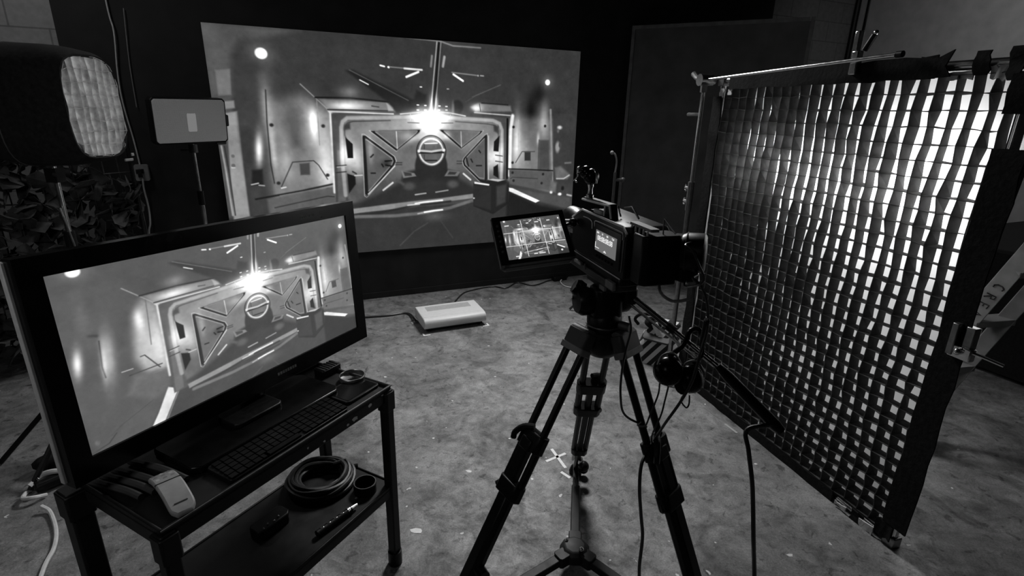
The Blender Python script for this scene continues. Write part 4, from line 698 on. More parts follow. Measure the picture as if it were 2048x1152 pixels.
cs2 = on_cart('cable_clip', 'small black clip with bright studs left of the cable coil', 'clip', -.37, .205, z=SZ)
MB().rbox((0, 0, .02), (.12, .06, .036), .012).build('body', 'black_plastic', cs2, bevel=.004)
for i in range(4): MB().ball((-.04 + i * .02, -.022 + .006 * (i % 2), .040), .0035, 8).build('stud', 'chrome', cs2)
single('cap_nut', MB().cyl(ct(-.135, .062, SZ), ct(-.135, .062, SZ + .006), .006, n=8), 'chrome', 'tiny bright nut between cable coil and ring on lower shelf', 'nut', ct(-.135, .062, SZ))

# ================================================================== softbox with egg crate, far left
sc_ = Vector((-1.777, 2.35, 1.627)); sn = ang(-3); su = Vector((-sn.y, sn.x, 0)); sm = frame(sc_ + su * .012, su, Vector((0.0, 0, 1)))   # local z = face normal
sb = thing('softbox', 'black domed softbox with glowing fabric grid at the upper left', 'softbox', mw=sm)
def superring(hw, hh, z, n=32, e=.55):
    P = []
    for k in range(n):
        a = 2 * math.pi * k / n; c, s = math.cos(a), math.sin(a)
        P.append((hw * math.copysign(abs(c) ** e, c), hh * math.copysign(abs(s) ** e, s), z))
    return P
sh = MB(); prof = [(.142, .196, -.004), (.150, .206, .0), (.160, .222, -.03), (.175, .24, -.12), (.180, .245, -.28), (.165, .225, -.40), (.12, .16, -.48), (.05, .07, -.52), (.004, .004, -.522)]
vs = []; fs = []
for hw, hh, z in prof: vs += superring(hw, hh, z)
for i in range(len(prof) - 1):
    for k in range(32): fs.append((i * 32 + k, i * 32 + (k + 1) % 32, (i + 1) * 32 + (k + 1) % 32, (i + 1) * 32 + k))
sh._a(vs, fs).build('fabric_shell', 'black_fabric', sb)
pz = MB(); vs = superring(.178, .243, -.275) ; pz.tube([Vector(p) * 1.0 for p in vs], .004, 6, closed=True).build('piping', 'dark_grey', sb)
fc = MB(); P = superring(.141, .195, -.052, e=.5); fc._a(P + [(p[0], p[1], p[2] - .004) for p in P], [list(range(32)), list(range(32, 64))[::-1]] + [(i, (i + 1) % 32, 32 + (i + 1) % 32, 32 + i) for i in range(32)])
M['soft_glow'] = emit('soft_glow', 1.0, 2.6)
fc.build('front_diffuser', 'soft_glow', sb, smooth=False)
M['silver_fabric'] = mat('silver_fabric', .34, .7, scale=45, amt=.35, bump=.3)
random.seed(21); NX, NY = 8, 8; g = {}
for i in range(NX + 1):
    for j in range(NY + 1):
        x = -.142 + .284 * i / NX; y = -.197 + .394 * j / NY
        q = (abs(x) / .142) ** 4 + (abs(y) / .197) ** 4
        if q > 1: k = q ** -.25; x *= k; y *= k
        g[i, j] = (Vector((x + random.gauss(0, .003), y + random.gauss(0, .003), -.002 + random.gauss(0, .003))), Vector((x + random.gauss(0, .002), y + random.gauss(0, .002), -.050)))
sg = MB()
for i in range(NX + 1):
    for j in range(NY + 1):
        for (i2, j2), t in (((i + 1, j), Vector((0, .0009, 0))), ((i, j + 1), Vector((.0009, 0, 0)))):
            if i2 <= NX and j2 <= NY:
                (a0, a1), (b0, b1) = g[i, j], g[i2, j2]
                if (a0 - b0).length > .008: sg.hexa([a0 - t, b0 - t, b1 - t, a1 - t, a0 + t, b0 + t, b1 + t, a1 + t])
sg.build('grid', 'silver_fabric', sb, smooth=False)
tabm = MB(); tabm.box((.12, -.225, .004), (.05, .012, .006)).box((.165, -.205, -.01), (.02, .014, .004)); tabm.build('corner_tab', 'mid_grey', sb, bevel=.002)
hb = sc_ - sn * .245
single_stand = thing('softbox_stand', 'thin dark light stand carrying the softbox at the left edge', 'light stand', (hb.x, hb.y, 0))
hz = lambda z: Vector((hb.x, hb.y, z))
world(single_stand).tube([hz(.25), hz(1.05)], .016, 12).build('lower_column', 'black_metal', single_stand)
world(single_stand).tube([hz(1.0), hz(1.378)], .011, 12).build('riser', 'chrome', single_stand)
world(single_stand).cyl(hz(1.02), hz(1.09), .022, n=14).build('collar', 'black_plastic', single_stand)
world(single_stand).tube([hz(1.20) + Vector((.012, -.03, 0)), hz(.9) + Vector((.06, -.035, 0)), hz(.75) + Vector((.08, -.03, 0))], .004, 6).build('tension_rod', 'chrome', single_stand)
kn = world(single_stand); kn.tube([hz(1.33), hz(1.33) + Vector((.04, -.05, .02))], .008, 8).box(hz(1.34), (.05, .05, .06)); kn.build('tilt_bracket', 'black_metal', single_stand)
for tip in (on_floor(2, 930), on_floor(62, 985), hz(0) + Vector((.40, .22, 0))):
    tip = Vector((tip.x, tip.y, .012)); lg = world(single_stand)
    lg.tube([hz(.50), tip], .012, 8).build('leg', 'black_metal', single_stand)
    mid = hz(.50) * .45 + tip * .55; world(single_stand).tube([hz(.27), mid], .008, 6).build('brace', 'black_metal', single_stand)

# ================================================================== small panel light on a stand
PC = [Vector(p) for p in ((-2.351, 3.591, 1.687), (-2.085, 4.014, 1.694), (-2.107, 4.036, 1.392), (-2.373, 3.612, 1.386))]
pm = frame(sum(PC, Vector()) / 4, (PC[1] - PC[0]) + (PC[2] - PC[3]), (PC[0] - PC[3]) + (PC[1] - PC[2]))
pn = thing('panel_light', 'small rectangular panel light with perforated grey front on a chrome stand', 'light', mw=pm)
MB().rbox((0, 0, -.03), (.50, .303, .058), .018).build('housing', 'black_plastic', pn, bevel=.004)
MB().rbox((0, 0, .001), (.478, .282, .006), .014).build('perforated_front', 'grille', pn, bevel=.001)
M['front_glow'] = emit('front_glow', .19, 1.0)  # glowing rectangle stands in for the brighter middle of the panel's front
MB().rbox((.0, -.01, .0045), (.06, .12, .002), .006).build('front_glow', 'front_glow', pn)
MB().rbox((.255, -.0, -.02), (.02, .08, .04), .006).rbox((.2, -.158, -.02), (.07, .02, .03), .006).build('side_bracket', 'dark_grey', pn, bevel=.002)
px_ = pm @ Vector((0.0, 0, -.035)); st2 = thing('panel_stand', 'slim chrome stand under the small rectangular panel light', 'light stand', (px_.x, px_.y, 0))
pv = lambda z, dx=0, dy=0: Vector((px_.x + dx, px_.y + dy, z))
world(st2).tube([pv(.1), pv(1.0)], .016, 12).build('lower_column', 'chrome', st2)
world(st2).tube([pv(.95), pv(1.385)], .0105, 12).build('riser', 'chrome', st2)
world(st2).cyl(pv(.96), pv(1.06), .021, n=14).build('collar', 'black_plastic', st2)
world(st2).rbox(pv(1.355), (.05, .04, .055), .008).tube([pv(1.34, -.02, -.02), pv(1.34, -.07, -.03)], .010, 8).build('mount', 'dark_grey', st2)
for k in range(3):
    a = ang(20 + 120 * k); world(st2).tube([pv(.42), pv(.015) + a * .33], .011, 8).build('leg', 'grey_metal', st2) if k != 0 else world(st2).tube([pv(.42), pv(.015) + ang(-62) * .30], .011, 8).build('leg', 'grey_metal', st2)

# ================================================================== camouflage net at the left edge
random.seed(31); cn = MB(); base = at_y(95, 450, 3.25)
nv = Vector((base.x, base.y, 0)).normalized(); nr = Vector((nv.y, -nv.x, 0))
def npnt(a, z, d=0): return base + nr * a + nv * d + Vector((0, 0, z))
for i in range(900):
    a = random.uniform(-.55, .48); z = random.uniform(-.78, .62)
    if a > .30 and z > .25: continue
    if random.random() < .25 and a > .2: continue
    c = npnt(a, z, random.uniform(-.07, .07) + .05 * math.sin(a * 7)); s = random.uniform(.03, .085)
    R = Matrix.Rotation(random.uniform(0, 6.28), 3, 'X') @ Matrix.Rotation(random.uniform(-1, 1), 3, 'Y') @ Matrix.Rotation(random.uniform(0, 6.28), 3, 'Z')
    n = 7; P = [Vector((math.cos(k * 6.283 / n) * s * random.uniform(.5, 1.15), math.sin(k * 6.283 / n) * s * random.uniform(.5, 1.15), random.uniform(-.2, .2) * s)) for k in range(n)]
    P = [c + R @ p for p in P]; t = R @ Vector((0, 0, .002)); cn._a(P + [p + t for p in P], [list(range(n)), list(range(n, 2 * n))[::-1]] + [(k, (k + 1) % n, n + (k + 1) % n, n + k) for k in range(n)])
for k in range(14): cn.tube([npnt(-.55 + k * .08, .62), npnt(-.55 + k * .08 + .02, -.1, .03), npnt(-.55 + k * .08, -.78)], .004, 5)
for k in range(10): cn.tube([npnt(-.56, -.75 + k * .15, .0), npnt(0, -.77 + k * .15, .03), npnt(.48, -.75 + k * .15, 0)], .004, 5)
nr_ = thing('camouflage_screen', 'dark camouflage netting hanging below the softbox at the left edge', 'netting', (base.x, base.y, 0))
cn.v = [INV[nr_.name] @ p for p in cn.v]; cn.build('netting', 'camo', nr_, smooth=False)
world(nr_).tube([npnt(-.58, .64), npnt(.50, .64)], .012, 8).build('crossbar', 'black_metal', nr_)
for a in (-.57, .49):
    u = world(nr_).tube([Vector((npnt(a, 0).x, npnt(a, 0).y, 0)), npnt(a, .64)], .012, 8).build('upright', 'black_metal', nr_)
    q = Vector((npnt(a, 0).x, npnt(a, 0).y, .008)); world(nr_).tube([q - nv * .2, q + nv * .2], .008, 6).build('foot', 'black_metal', nr_)

# ================================================================== clutter on the floor at lower left
cable('extension_lead', [on_floor(82, 1012, .03), on_floor(100, 1024, .012), on_floor(112, 1060, .008), on_floor(108, 1095, .008), on_floor(90, 1130, .008), on_floor(72, 1180, .008), on_floor(40, 1260, .008)], .008, 'white_cloth', 'white extension lead curving over the floor at lower left')
pb = on_floor(98, 980); pl_ = thing('power_plug', 'black plug bound with a white tie at the end of the white lead', 'plug', pb, math.radians(55))
MB().rbox((0.06, 0, .035), (.20, .05, .045), .012, axis=0).build('plug_body', 'black_plastic', pl_, bevel=.004)
MB().tube(catmull([(-.05, .045, .03), (.0, .06, .05), (.03, .03, .065), (.06, .0, .066)], 6), .012, 8).tube(catmull([(-.07, .02, .02), (-.09, -.03, .03), (-.06, -.06, .03), (-.02, -.05, .012)], 6), .009, 8).build('white_tie', 'white_cloth', pl_)
MB().ball((-.02, .02, .062), .006, 8).ball((.13, .0, .06), .005, 8).build('screw_head', 'chrome', pl_)
sbg = on_floor(112, 945); sg_ = thing('dark_sandbag', 'dark cloth sandbag with a pale strap on the floor left of the television', 'sandbag', (sbg.x + .02, sbg.y + .05, 0), math.radians(30))
MB().ball((0, 0, .045), 1, 18, (.13, .06, .045)).build('bag', 'black_fabric', sg_)
MB().tube(catmull([(.05, -.055, .035), (.06, -.02, .085), (.07, .02, .085), (.08, .05, .04)], 5), .012, 8).build('strap', 'mid_grey', sg_)

# ================================================================== projector on the floor and its cables
pf, pr = on_floor(850, 668), on_floor(973, 650); pxd = (pr - pf).normalized(); pyd = Vector((-pxd.y, pxd.x, 0)); PW = (pr - pf).length
pj = thing('projector', 'white ultra short throw projector sitting on the concrete floor', 'projector', pf, math.atan2(pxd.y, pxd.x))
def xprism(mb, prof, x0, x1): return mb.prism2([(p[0], p[1]) for p in prof], x0, x1, axis=0)
PD = .30
xprism(MB(), [(.02, .028), (.0, .045), (.0, .080), (.008, .096), (.024, .106), (.05, .111), (PD - .01, .122), (PD, .112), (PD, .028)], 0, PW).build('body', 'white_plastic', pj, bevel=.006)
xprism(MB(), [(.055, .1105), (.055, .1125), (.150, .1165), (.150, .1145)], .012, PW - .03).build('front_lid', 'white_plastic', pj, bevel=.001)
xprism(MB(), [(.17, .1155), (.17, .1172), (.26, .1208), (.26, .1190)], .07, PW - .07).build('lens_cover', 'light_grey', pj, bevel=.001)
MB().box((PW / 2, PD / 2 + .01, .018), (PW - .05, PD - .05, .022)).build('underside', 'black_plastic', pj)
for x in (.05, PW - .05):
    for y in (.05, PD - .05): MB().cyl((x, y, 0), (x, y, .012), .016, n=12).build('foot', 'black_plastic', pj)
def P_(x, y, z=0): return pf + pxd * x + pyd * y + Vector((0, 0, z))
def tape(name, a, b, w, label, group=None, m='white_tape'):
    a, b = Vector((a.x, a.y, 0)), Vector((b.x, b.y, 0)); d = (b - a).normalized(); s = Vector((-d.y, d.x, 0)) * (w / 2.6); z = Vector((0, 0, .0012))
    return single(name, MB().hexa([a - s, b - s, b + s, a + s, a - s + z, b - s + z, b + s + z, a + s + z]), m, label, 'tape', (a + b) / 2, group=group, smooth=False)
def corner_mark(c, d1, d2, label):
    z = Vector((0, 0, .0012)); w = .012; m_ = MB(); l1, l2 = .055, .05
    P = [c, c + d1 * l1, c + d1 * l1 + d2 * w, c + d1 * w + d2 * w, c + d1 * w + d2 * l2, c + d2 * l2]
    m_._a(P + [p + z for p in P], [list(range(6)), list(range(6, 12))[::-1]] + [(i, (i + 1) % 6, 6 + (i + 1) % 6, 6 + i) for i in range(6)])
    return single('corner_tape', m_, 'white_tape', label, 'tape', c, group='tape corners around the projector', smooth=False)
corner_mark(P_(-.02, -.035), pxd, pyd, 'white tape corner on floor at the near left of the projector')
corner_mark(P_(PW + .02, -.02), -pxd, pyd, 'white tape corner on floor at the near right of the projector')
corner_mark(P_(-.04, PD - .02), pxd, -pyd, 'white tape corner on floor at the far left of the projector')
cable('projector_cable', [P_(-.014, .22, .03), on_floor(815, 627, .008), on_floor(775, 631, .008), on_floor(722, 635, .008), on_floor(640, 640, .008), on_floor(560, 660, .008)], .010, 'cable_rubber', 'thick black cable on floor running left from projector behind the television')
cable('power_cable', [P_(.30, PD + .014, .03), P_(.30, PD + .07, .008), on_floor(922, 590, .007), on_floor(945, 580, .007), on_floor(985, 573, .007), on_floor(1012, 576, .007), on_floor(1035, 565, .007), on_floor(1066, 571, .007), on_floor(1098, 561, .007), on_floor(1112, 559, .010)], .0065, 'cable_rubber', 'thin black cable snaking on the floor from projector right to the adapter')
ap_ = on_floor(1118, 560); pa = thing('power_adapter', 'small black power adapter on floor at the foot of the backdrop', 'adapter', ap_, math.radians(30))
MB().rbox((0, 0, .022), (.16, .07, .044), .008).build('body', 'black_plastic', pa, bevel=.003)
MB().cyl((.08, 0, .02), (.105, 0, .02), .010, n=10).build('strain_relief', 'black_plastic', pa)
cable('white_lead', [on_floor(1128, 556, .012), on_floor(1121, 563, .008), on_floor(1130, 572, .008), on_floor(1150, 576, .008), on_floor(1172, 579, .008), on_floor(1215, 585, .008), on_floor(1240, 600, .008)], .006, 'white_cloth', 'thin white lead looping on floor behind the tripod head')
tape('floor_tape', on_floor(1092, 923), on_floor(1131, 907), .020, 'white tape strip crossing left and right in the floor cross beside the rear tripod foot', group='white tape cross')
tape('floor_tape', on_floor(1103, 898), on_floor(1131, 936), .020, 'white tape strip running front to back in the floor cross beside the tripod', group='white tape cross')
tape('floor_tape', on_floor(1122, 944), on_floor(1140, 956), .020, 'short white tape strip on floor just in front of the tape cross')
tape('floor_tape', on_floor(1450, 848), on_floor(1474, 866), .018, 'bright short tape strip on floor near the bottom edge of the grid', m='light_grey')
tape('floor_tape', on_floor(1408, 815), on_floor(1440, 838), .016, 'faded longer tape strip on floor near the bottom edge of the grid', m='mid_grey')
random.seed(3)
for i, (x, y, s, lb) in enumerate(((980, 597, .016, 'tiny white scrap on floor right behind the projector'), (964, 656, .012, 'tiny white scrap on floor in front of the projector right corner'), (977, 692, .016, 'tiny white scrap on floor alone between projector and tripod'),
        (771, 754, .020, 'tiny white scrap on floor beside the right end of the cart'), (990, 753, .014, 'tiny white scrap on floor left of the tripod legs'), (1019, 877, .014, 'tiny white scrap on floor beside left tripod leg clamp'),
        (737, 904, .014, 'tiny white scrap on floor seen under the cart top'), (833, 1062, .05, 'larger flaked white patch on floor right of the cart'), (1135, 1073, .012, 'tiny white scrap beside the tripod spreader hub'))):
    c = on_floor(x, y); n = 7; s *= .6; P = [c + Vector((math.cos(k * 6.28 / n) * s * random.uniform(.5, 1.1) , math.sin(k * 6.28 / n) * s * random.uniform(.3, .7), 0)) for k in range(n)]; z = Vector((0, 0, .001))
    single('paper_scrap', MB()._a(P + [p + z for p in P], [list(range(n)), list(range(n, 2 * n))[::-1]] + [(k, (k + 1) % n, n + (k + 1) % n, n + k) for k in range(n)]), 'white_tape', lb, 'scrap', c, group='scraps on the floor', smooth=False)

# ================================================================== tripod
T0 = Vector((.30, 1.60, 0)); tp_ = thing('tripod', 'black two stage video tripod with fluid head standing on the concrete floor', 'tripod', T0)
tw = lambda: world(tp_)
hub = Vector((.262, 1.607, .075))
legdef = [((.217, 1.565, .955), (-.212, 1.284, 0)), ((.368, 1.549, .955), (.681, 1.24, 0)), ((.31, 1.684, .955), (.327, 2.168, 0))]
for i, (T, F) in enumerate(legdef):
    T, F = Vector(T), Vector(F); d = (F - T).normalized(); L_ = (F - T).length; s = d.cross(Vector((0, 0, 1))).normalized(); n_ = s.cross(d).normalized()
    R = Matrix((s, n_, d)).transposed(); at = lambda t, a=0, b=0: T + d * (L_ * t) + s * a + n_ * b
    k1, k2, k3 = (.300, .480, .485) if i < 2 else (.30, .47, .79)
    leg = tw()
    for a in (-.036, .036): leg.tube([at(-.01, a), at(k1 + .02, a)], .0125, 12)
    leg = leg.build('leg', 'black_metal', tp_)
    cl_ = tw(); cl_.rbox(at(k1 + .02), (.112, .046, .060), .012, R).box(at(k1 + .035, 0, .018), (.05, .02, .04), R); cl_.build('upper_clamp', 'black_plastic', leg, bevel=.004)
    lv = tw(); lv.tube(catmull([at(k1 - .02, .0, .018), at(k1 - .005, .028, .034), at(k1 + .025, .052, .036), at(k1 + .045, .056, .03)], 5), .010, 8); lv.build('clamp_lever', 'black_plastic', leg)
    mid = tw()
    for a in (-.040, .040): mid.tube([at(k1 + .01, a), at(k2, a)], .0135, 12)
    mid.build('middle_tubes', 'black_metal', leg)
    tw().rbox(at((k1 + k2) / 2 + .02, (.012, -.012, 0)[i]), (.043 if i < 2 else .026, .03, L_ * (k2 - k1) + .04), .006, R).build('centre_tube', 'black_metal', leg)
    tw().rbox(at(k2), (.108, .050, .052), .014, R).build('lower_clamp', 'black_plastic', leg, bevel=.004)
    tw().tube([at(k2 + .0, .042, 0), at(k2 + .02, .052, .01)], .013, 10).build('lock_knob', 'black_plastic', leg)
    if i < 2:
        tw().rbox(at((k2 + .985) / 2), (.066, .046, L_ * (.985 - k2)), .014, R).build('lower_tube', 'black_metal', leg, bevel=.003)
        tw().tube([at(.735, (-.02, .02)[i]), at(.735, (-.062, .062)[i])], .020, 12).build('spreader_knob', 'black_plastic', leg)
    else:
        lo = tw()
        for a in (-.026, .026): lo.tube([at(k2, a), at(k3, a)], .0115, 12)
        lo.build('lower_tube', 'black_metal', leg)
        tw().rbox(at((k2 + k3) / 2), (.024, .022, L_ * (k3 - k2)), .004, R).build('inner_tube', 'black_metal', leg)
        tw().rbox(at(k3), (.072, .042, .045), .012, R).build('foot_clamp', 'black_plastic', leg, bevel=.004)
        tw().tube([at(k3), at(.985)], .0145, 12).build('foot_tube', 'black_metal', leg)
        tw().rbox(at(k3 + .055, -.022, -.0), (.012, .012, .07), .002, R).build('tape_wrap', 'white_tape', leg)
        tw().rbox(at(k3 + .075, .012, -.012), (.02, .02, .03), .004, R).build('foot_lever', 'chrome', leg)
        tw().ball(at(.90, .030, -.02), .026, 12).ball(at(.96, .036, .0), .024, 12).build('rubber_lug', 'black_plastic', leg)
    ft_ = tw(); ft_.lathe([(.004, 0), (.026, 0), (.03, .010), (.022, .035), (.012, .045)], F, n=16); ft_.build('rubber_foot', 'black_plastic', leg)
# spreader on the floor
shb = tw(); shb.lathe([(.01, -.03), (.045, -.03), (.058, -.015), (.058, .012), (.04, .028), (.01, .03)], hub, n=9)
M['spreader_paint'] = mat('spreader_paint', .018, .55, scale=30, amt=.3, spec=.25)
shb.build('spreader_hub', 'spreader_paint', tp_, bevel=.004)
tw().ball(hub + Vector((.02, -.03, .035)), .010, 10).ball(hub + Vector((-.03, .02, .03)), .007, 8).build('hub_bolt', 'chrome', tp_)
for T, F in legdef:
    F = Vector(F); e = F.lerp(Vector(T), .045); a = hub; dr = (e - a).normalized(); sd = dr.cross(Vector((0, 0, 1))).normalized(); up_ = sd.cross(dr)
    arm = beam(tw(), a + dr * .045, a.lerp(e, .72), sd, .036, up_, .030).build('spreader_arm', 'spreader_paint', tp_, bevel=.004)
    beam(tw(), a.lerp(e, .66), e, sd, .026, up_, .022).build('arm_extension', 'black_metal', arm, bevel=.003)
    tw().rbox(a + dr * .06, (.05, .05, .045), .008, Matrix((dr, sd, up_)).transposed()).build('arm_joint', 'spreader_paint', arm, bevel=.003)
# crown and bowl
BC = Vector((.30, 1.60, 0))
def bz_(z): return BC + Vector((0, 0, z))
tw().lathe([(.01, .905), (.045, .905), (.062, .925), (.066, .965), (.060, .99), (.05, .995), (.01, .995)], BC, n=28).build('bowl', 'black_metal', tp_)
for i, (T, F) in enumerate(legdef):
    T, F = Vector(T), Vector(F); d = (F - T).normalized(); s = d.cross(Vector((0, 0, 1))).normalized(); n_ = s.cross(d).normalized(); R = Matrix((s, n_, d)).transposed()
    sh_ = tw().rbox(T - d * .012, (.098, .048, .058), .008, R).build('shoulder', 'dark_grey', tp_, bevel=.004)
    tw().rbox(T + d * .022, (.104, .050, .022), .006, R).build('shoulder_plate', 'mid_grey', sh_, bevel=.003)
    tw().tube([T - d * .03 - s * .04 + n_ * .0, T - d * .03 + s * .04], .024, 14).build('shoulder_pin', 'edge_wear', sh_)
# fluid head
hA = math.radians(106.6); hv = Vector((math.cos(hA), math.sin(hA), 0)); lv_ = Vector((-hv.y, hv.x, 0))
hm = Matrix.Translation(T0) @ Matrix.Rotation(hA, 4, 'Z')           # local x forward, y left
hp = lambda x, y, z: hm @ Vector((x, y, z))
H = lambda: MB(INV[tp_.name] @ hm)
fh = H().lathe([(.01, .985), (.052, .985), (.056, 1.0), (.056, 1.035), (.045, 1.05), (.01, 1.05)], (0, 0, 0), n=28).build('fluid_head', 'black_plastic', tp_)
H().ring(.056, .003, (0, 0, 1.008), n=36, k=6).build('pan_ring', 'edge_wear', fh)
H().rbox((.0, 0, 1.085), (.085, .10, .10), .018).build('tilt_housing', 'black_plastic', fh, bevel=.008)
H().lathe([(.01, .0), (.040, .0), (.046, .012), (.046, .035), (.036, .05), (.01, .052)], (.015, .045, 1.085), (0, 1, 0), n=28).build('tilt_drum', 'black_plastic', fh)
H().lathe([(.006, .0), (.026, .0), (.028, .02), (.022, .032), (.006, .034)], (.03, .07, 1.115), (.25, .8, .5), n=20).build('drag_knob', 'black_gloss', fh)
H().lathe([(.01, .0), (.040, .0), (.046, .012), (.046, .03), (.036, .045), (.01, .046)], (.015, -.045, 1.085), (0, -1, 0), n=28).build('tilt_drum', 'black_plastic', fh)
H().tube([(-.05, -.03, 1.02), (-.08, -.05, 1.02)], .014, 12).build('pan_lock', 'edge_wear', fh)
lt = MB(INV[tp_.name]); text_mb(lt, 'Libec', .019, frame(hp(.052, .0935, 1.088), -hv * .86 + lv_ * .5, Vector((0, 0, 1)) + lv_ * -.1), .0012, .0004)
lt.build('maker_lettering', 'print_white', fh, smooth=False)
tpz = H(); tpz.rbox((.0, .0, 1.150), (.16, .075, .022), .006); tpz.build('top_plate', 'black_metal', fh, bevel=.003)
H().box((.0, .0385, 1.158), (.150, .002, .003)).build('plate_edge', 'highlight_paint', fh)
H().box((-.055, .042, 1.15), (.035, .010, .014)).build('plate_lever', 'mid_grey', fh, bevel=.002)
# pan handle
g0, g1, g2 = hp(-.045, -.06, 1.115), at_y(1442, 738, 1.35), at_y(1562, 862, 1.28)
ph = tw().tube([g0, g0.lerp(g1, .5)], .0095, 12).tube([g0.lerp(g1, .45), g1], .0075, 12).build('pan_handle', 'chrome_dark' if 'chrome_dark' in M else 'black_metal', tp_)
tw().tube([g1.lerp(g2, -.06), g1.lerp(g2, .12), g1.lerp(g2, .9), g2], [.010, .0155, .0165, .013], 14).build('rubber_grip', 'black_plastic', ph)
tw().cyl(g0.lerp(g1, .44), g0.lerp(g1, .52), .013, n=12).build('handle_clamp', 'black_plastic', ph)
rd = (g1 - g0).normalized(); rs = rd.cross(Vector((0, 0, 1))).normalized()
tw().tube([g0 + Vector((.0, .0, -.028)), g0.lerp(g1, .8) + Vector((0, 0, -.026))], .0045, 8).build('handle_rod', 'chrome', ph)
tw().rbox(g0, (.04, .04, .05), .008).build('handle_rosette', 'black_plastic', ph, bevel=.003)

# ================================================================== cinema camera on the head
cmw = hm.copy(); cam_t = thing('cinema_camera', 'boxy black cinema camera on the tripod showing a lit timecode screen', 'camera', mw=cmw @ Matrix.Translation((0, 0, 1.165)))
K = lambda: MB(Matrix.Translation((0, 0, -1.165)))
KM = cmw
bprof = [(-.188, 1.215), (.150, 1.215), (.188, 1.245), (.190, 1.322), (.115, 1.360), (-.165, 1.360), (-.188, 1.345)]
K().prism2([(p[0], p[1]) for p in bprof], -.085, .050, axis=1).build('body', 'black_plastic', cam_t, bevel=.004)
def inset(p, k): c = (0.0, 1.29); return (c[0] + (p[0] - c[0]) * k, c[1] + (p[1] - c[1]) * k)
edge = [Vector((p[0], .0505, p[1])) for p in bprof]
K().tube([edge[3], edge[4], edge[5], edge[6]], .0034, 6).build('edge_line', 'highlight_paint', cam_t)  # top edge highlight drawn as a thin pale tube
K().tube([(-.175, .0515, 1.235), (-.178, .0515, 1.335)], .0016, 6).build('rear_edge_line', 'mid_grey', cam_t)
K().tube(catmull([(.012, .0515, 1.325), (.014, .0515, 1.341), (-.02, .0515, 1.345), (-.15, .0515, 1.345), (-.168, .0515, 1.340), (-.169, .0515, 1.325)], 5), .0016, 6).build('panel_groove', 'highlight_paint', cam_t)
K().tube(catmull([(.03, .0515, 1.315), (.035, .0515, 1.335), (.06, .0515, 1.341), (.10, .0515, 1.34)], 5), .0016, 6).build('panel_groove', 'highlight_paint', cam_t)
K().box((-.075, .0505, 1.286), (.175, .004, .105)).build('side_door', 'black_plastic', cam_t, bevel=.001)
def tone(v): return v / 12.92 if v <= .04045 else ((v + .055) / 1.055) ** 2.4
M['status_back'] = emit('status_back', tone(.42))
K().box((-.072, .053, 1.2895), (.134, .002, .062)).build('status_screen', 'status_back', cam_t, smooth=False)
stx = MB(Matrix.Translation((0, 0, -1.165)) @ KM.inverted())
scrM = lambda x, z: frame(KM @ Vector((x, .0545, z)), -hv, (0, 0, 1))
text_mb(stx, '08:08:08:08', .0215, scrM(-.068, 1.2985), .0003, .0003)
for x, s in ((-.02, 'A001'), (-.05, '24'), (-.082, '180'), (-.118, 'T2.8')): text_mb(stx, s, .008, scrM(x, 1.314), .0003)
stx.build('status_text', 'text_white', cam_t, smooth=False)
K().prism2([(-.082, 1.264), (-.062, 1.264), (-.072, 1.270)], .0538, .0548, axis=1).box((-.02, .0545, 1.268), (.026, .001, .0018)).box((-.0075, .0545, 1.275), (.0018, .001, .018)).build('screen_icon', 'text_white', cam_t, smooth=False)
bt = MB(Matrix.Translation((0, 0, -1.165)))
for i in range(6): MB(Matrix.Translation((0, 0, -1.165))).lathe([(.001, 0), (.0045, 0), (.004, .003), (.001, .003)], (-.02 - i * .02, .0520, 1.243), (0, 1, 0), n=10).build('button', 'black_gloss', cam_t)
# top handle
th = K(); th.prism2([(.165, 1.380), (.160, 1.394), (-.036, 1.400), (-.052, 1.356), (.006, 1.356), (.0, 1.384), (.03, 1.386), (.16, 1.380)], .006, .030, axis=1)
th.build('top_handle', 'black_plastic', cam_t, bevel=.003)
K().tube([(.165, .031, 1.385), (.0, .031, 1.393), (-.034, .031, 1.396)], .0034, 6).tube([(-.034, .031, 1.396), (-.050, .031, 1.358)], .0034, 6).tube([(-.006, .031, 1.39), (-.002, .031, 1.358)], .0034, 6).build('handle_highlight', 'highlight_paint', cam_t)  # highlights on the handle's edges, put in as pale tubes
K().box((-.022, .0305, 1.373), (.018, .002, .022)).build('handle_window', 'black_gloss', cam_t)
K().rbox((.035, .03, 1.366), (.055, .014, .012), .003).build('handle_block', 'light_grey', cam_t, bevel=.001)
K().tube([(-.05, -.01, 1.392), (-.085, -.015, 1.40), (-.12, -.02, 1.372)], .0030, 6).tube([(-.03, .0, 1.392), (-.05, -.0, 1.366)], .0030, 6).build('handle_strut', 'grey_metal', cam_t)
rl = K(); rl.rbox((-.205, .01, 1.368), (.115, .026, .008), .003); rl.build('top_rail', 'mid_grey', cam_t, bevel=.001)
for i in range(5): K().box((-.165 - i * .021, .0245, 1.358), (.004, .004, .014)).build('rail_tooth', 'highlight_paint', cam_t)
# lens towards the screen
K().lathe([(.02, 0), (.045, 0), (.045, .03), (.040, .04), (.042, .10), (.047, .12), (.047, .16), (.040, .165), (.01, .16)], (.19, -.015, 1.283), (1, 0, 0), n=32).build('lens', 'black_plastic', cam_t)
K().lathe([(.001, 0), (.036, 0), (.030, .004), (.001, .010)], (.345, -.015, 1.283), (1, 0, 0), n=28).build('lens_glass', 'lens_glass', cam_t)
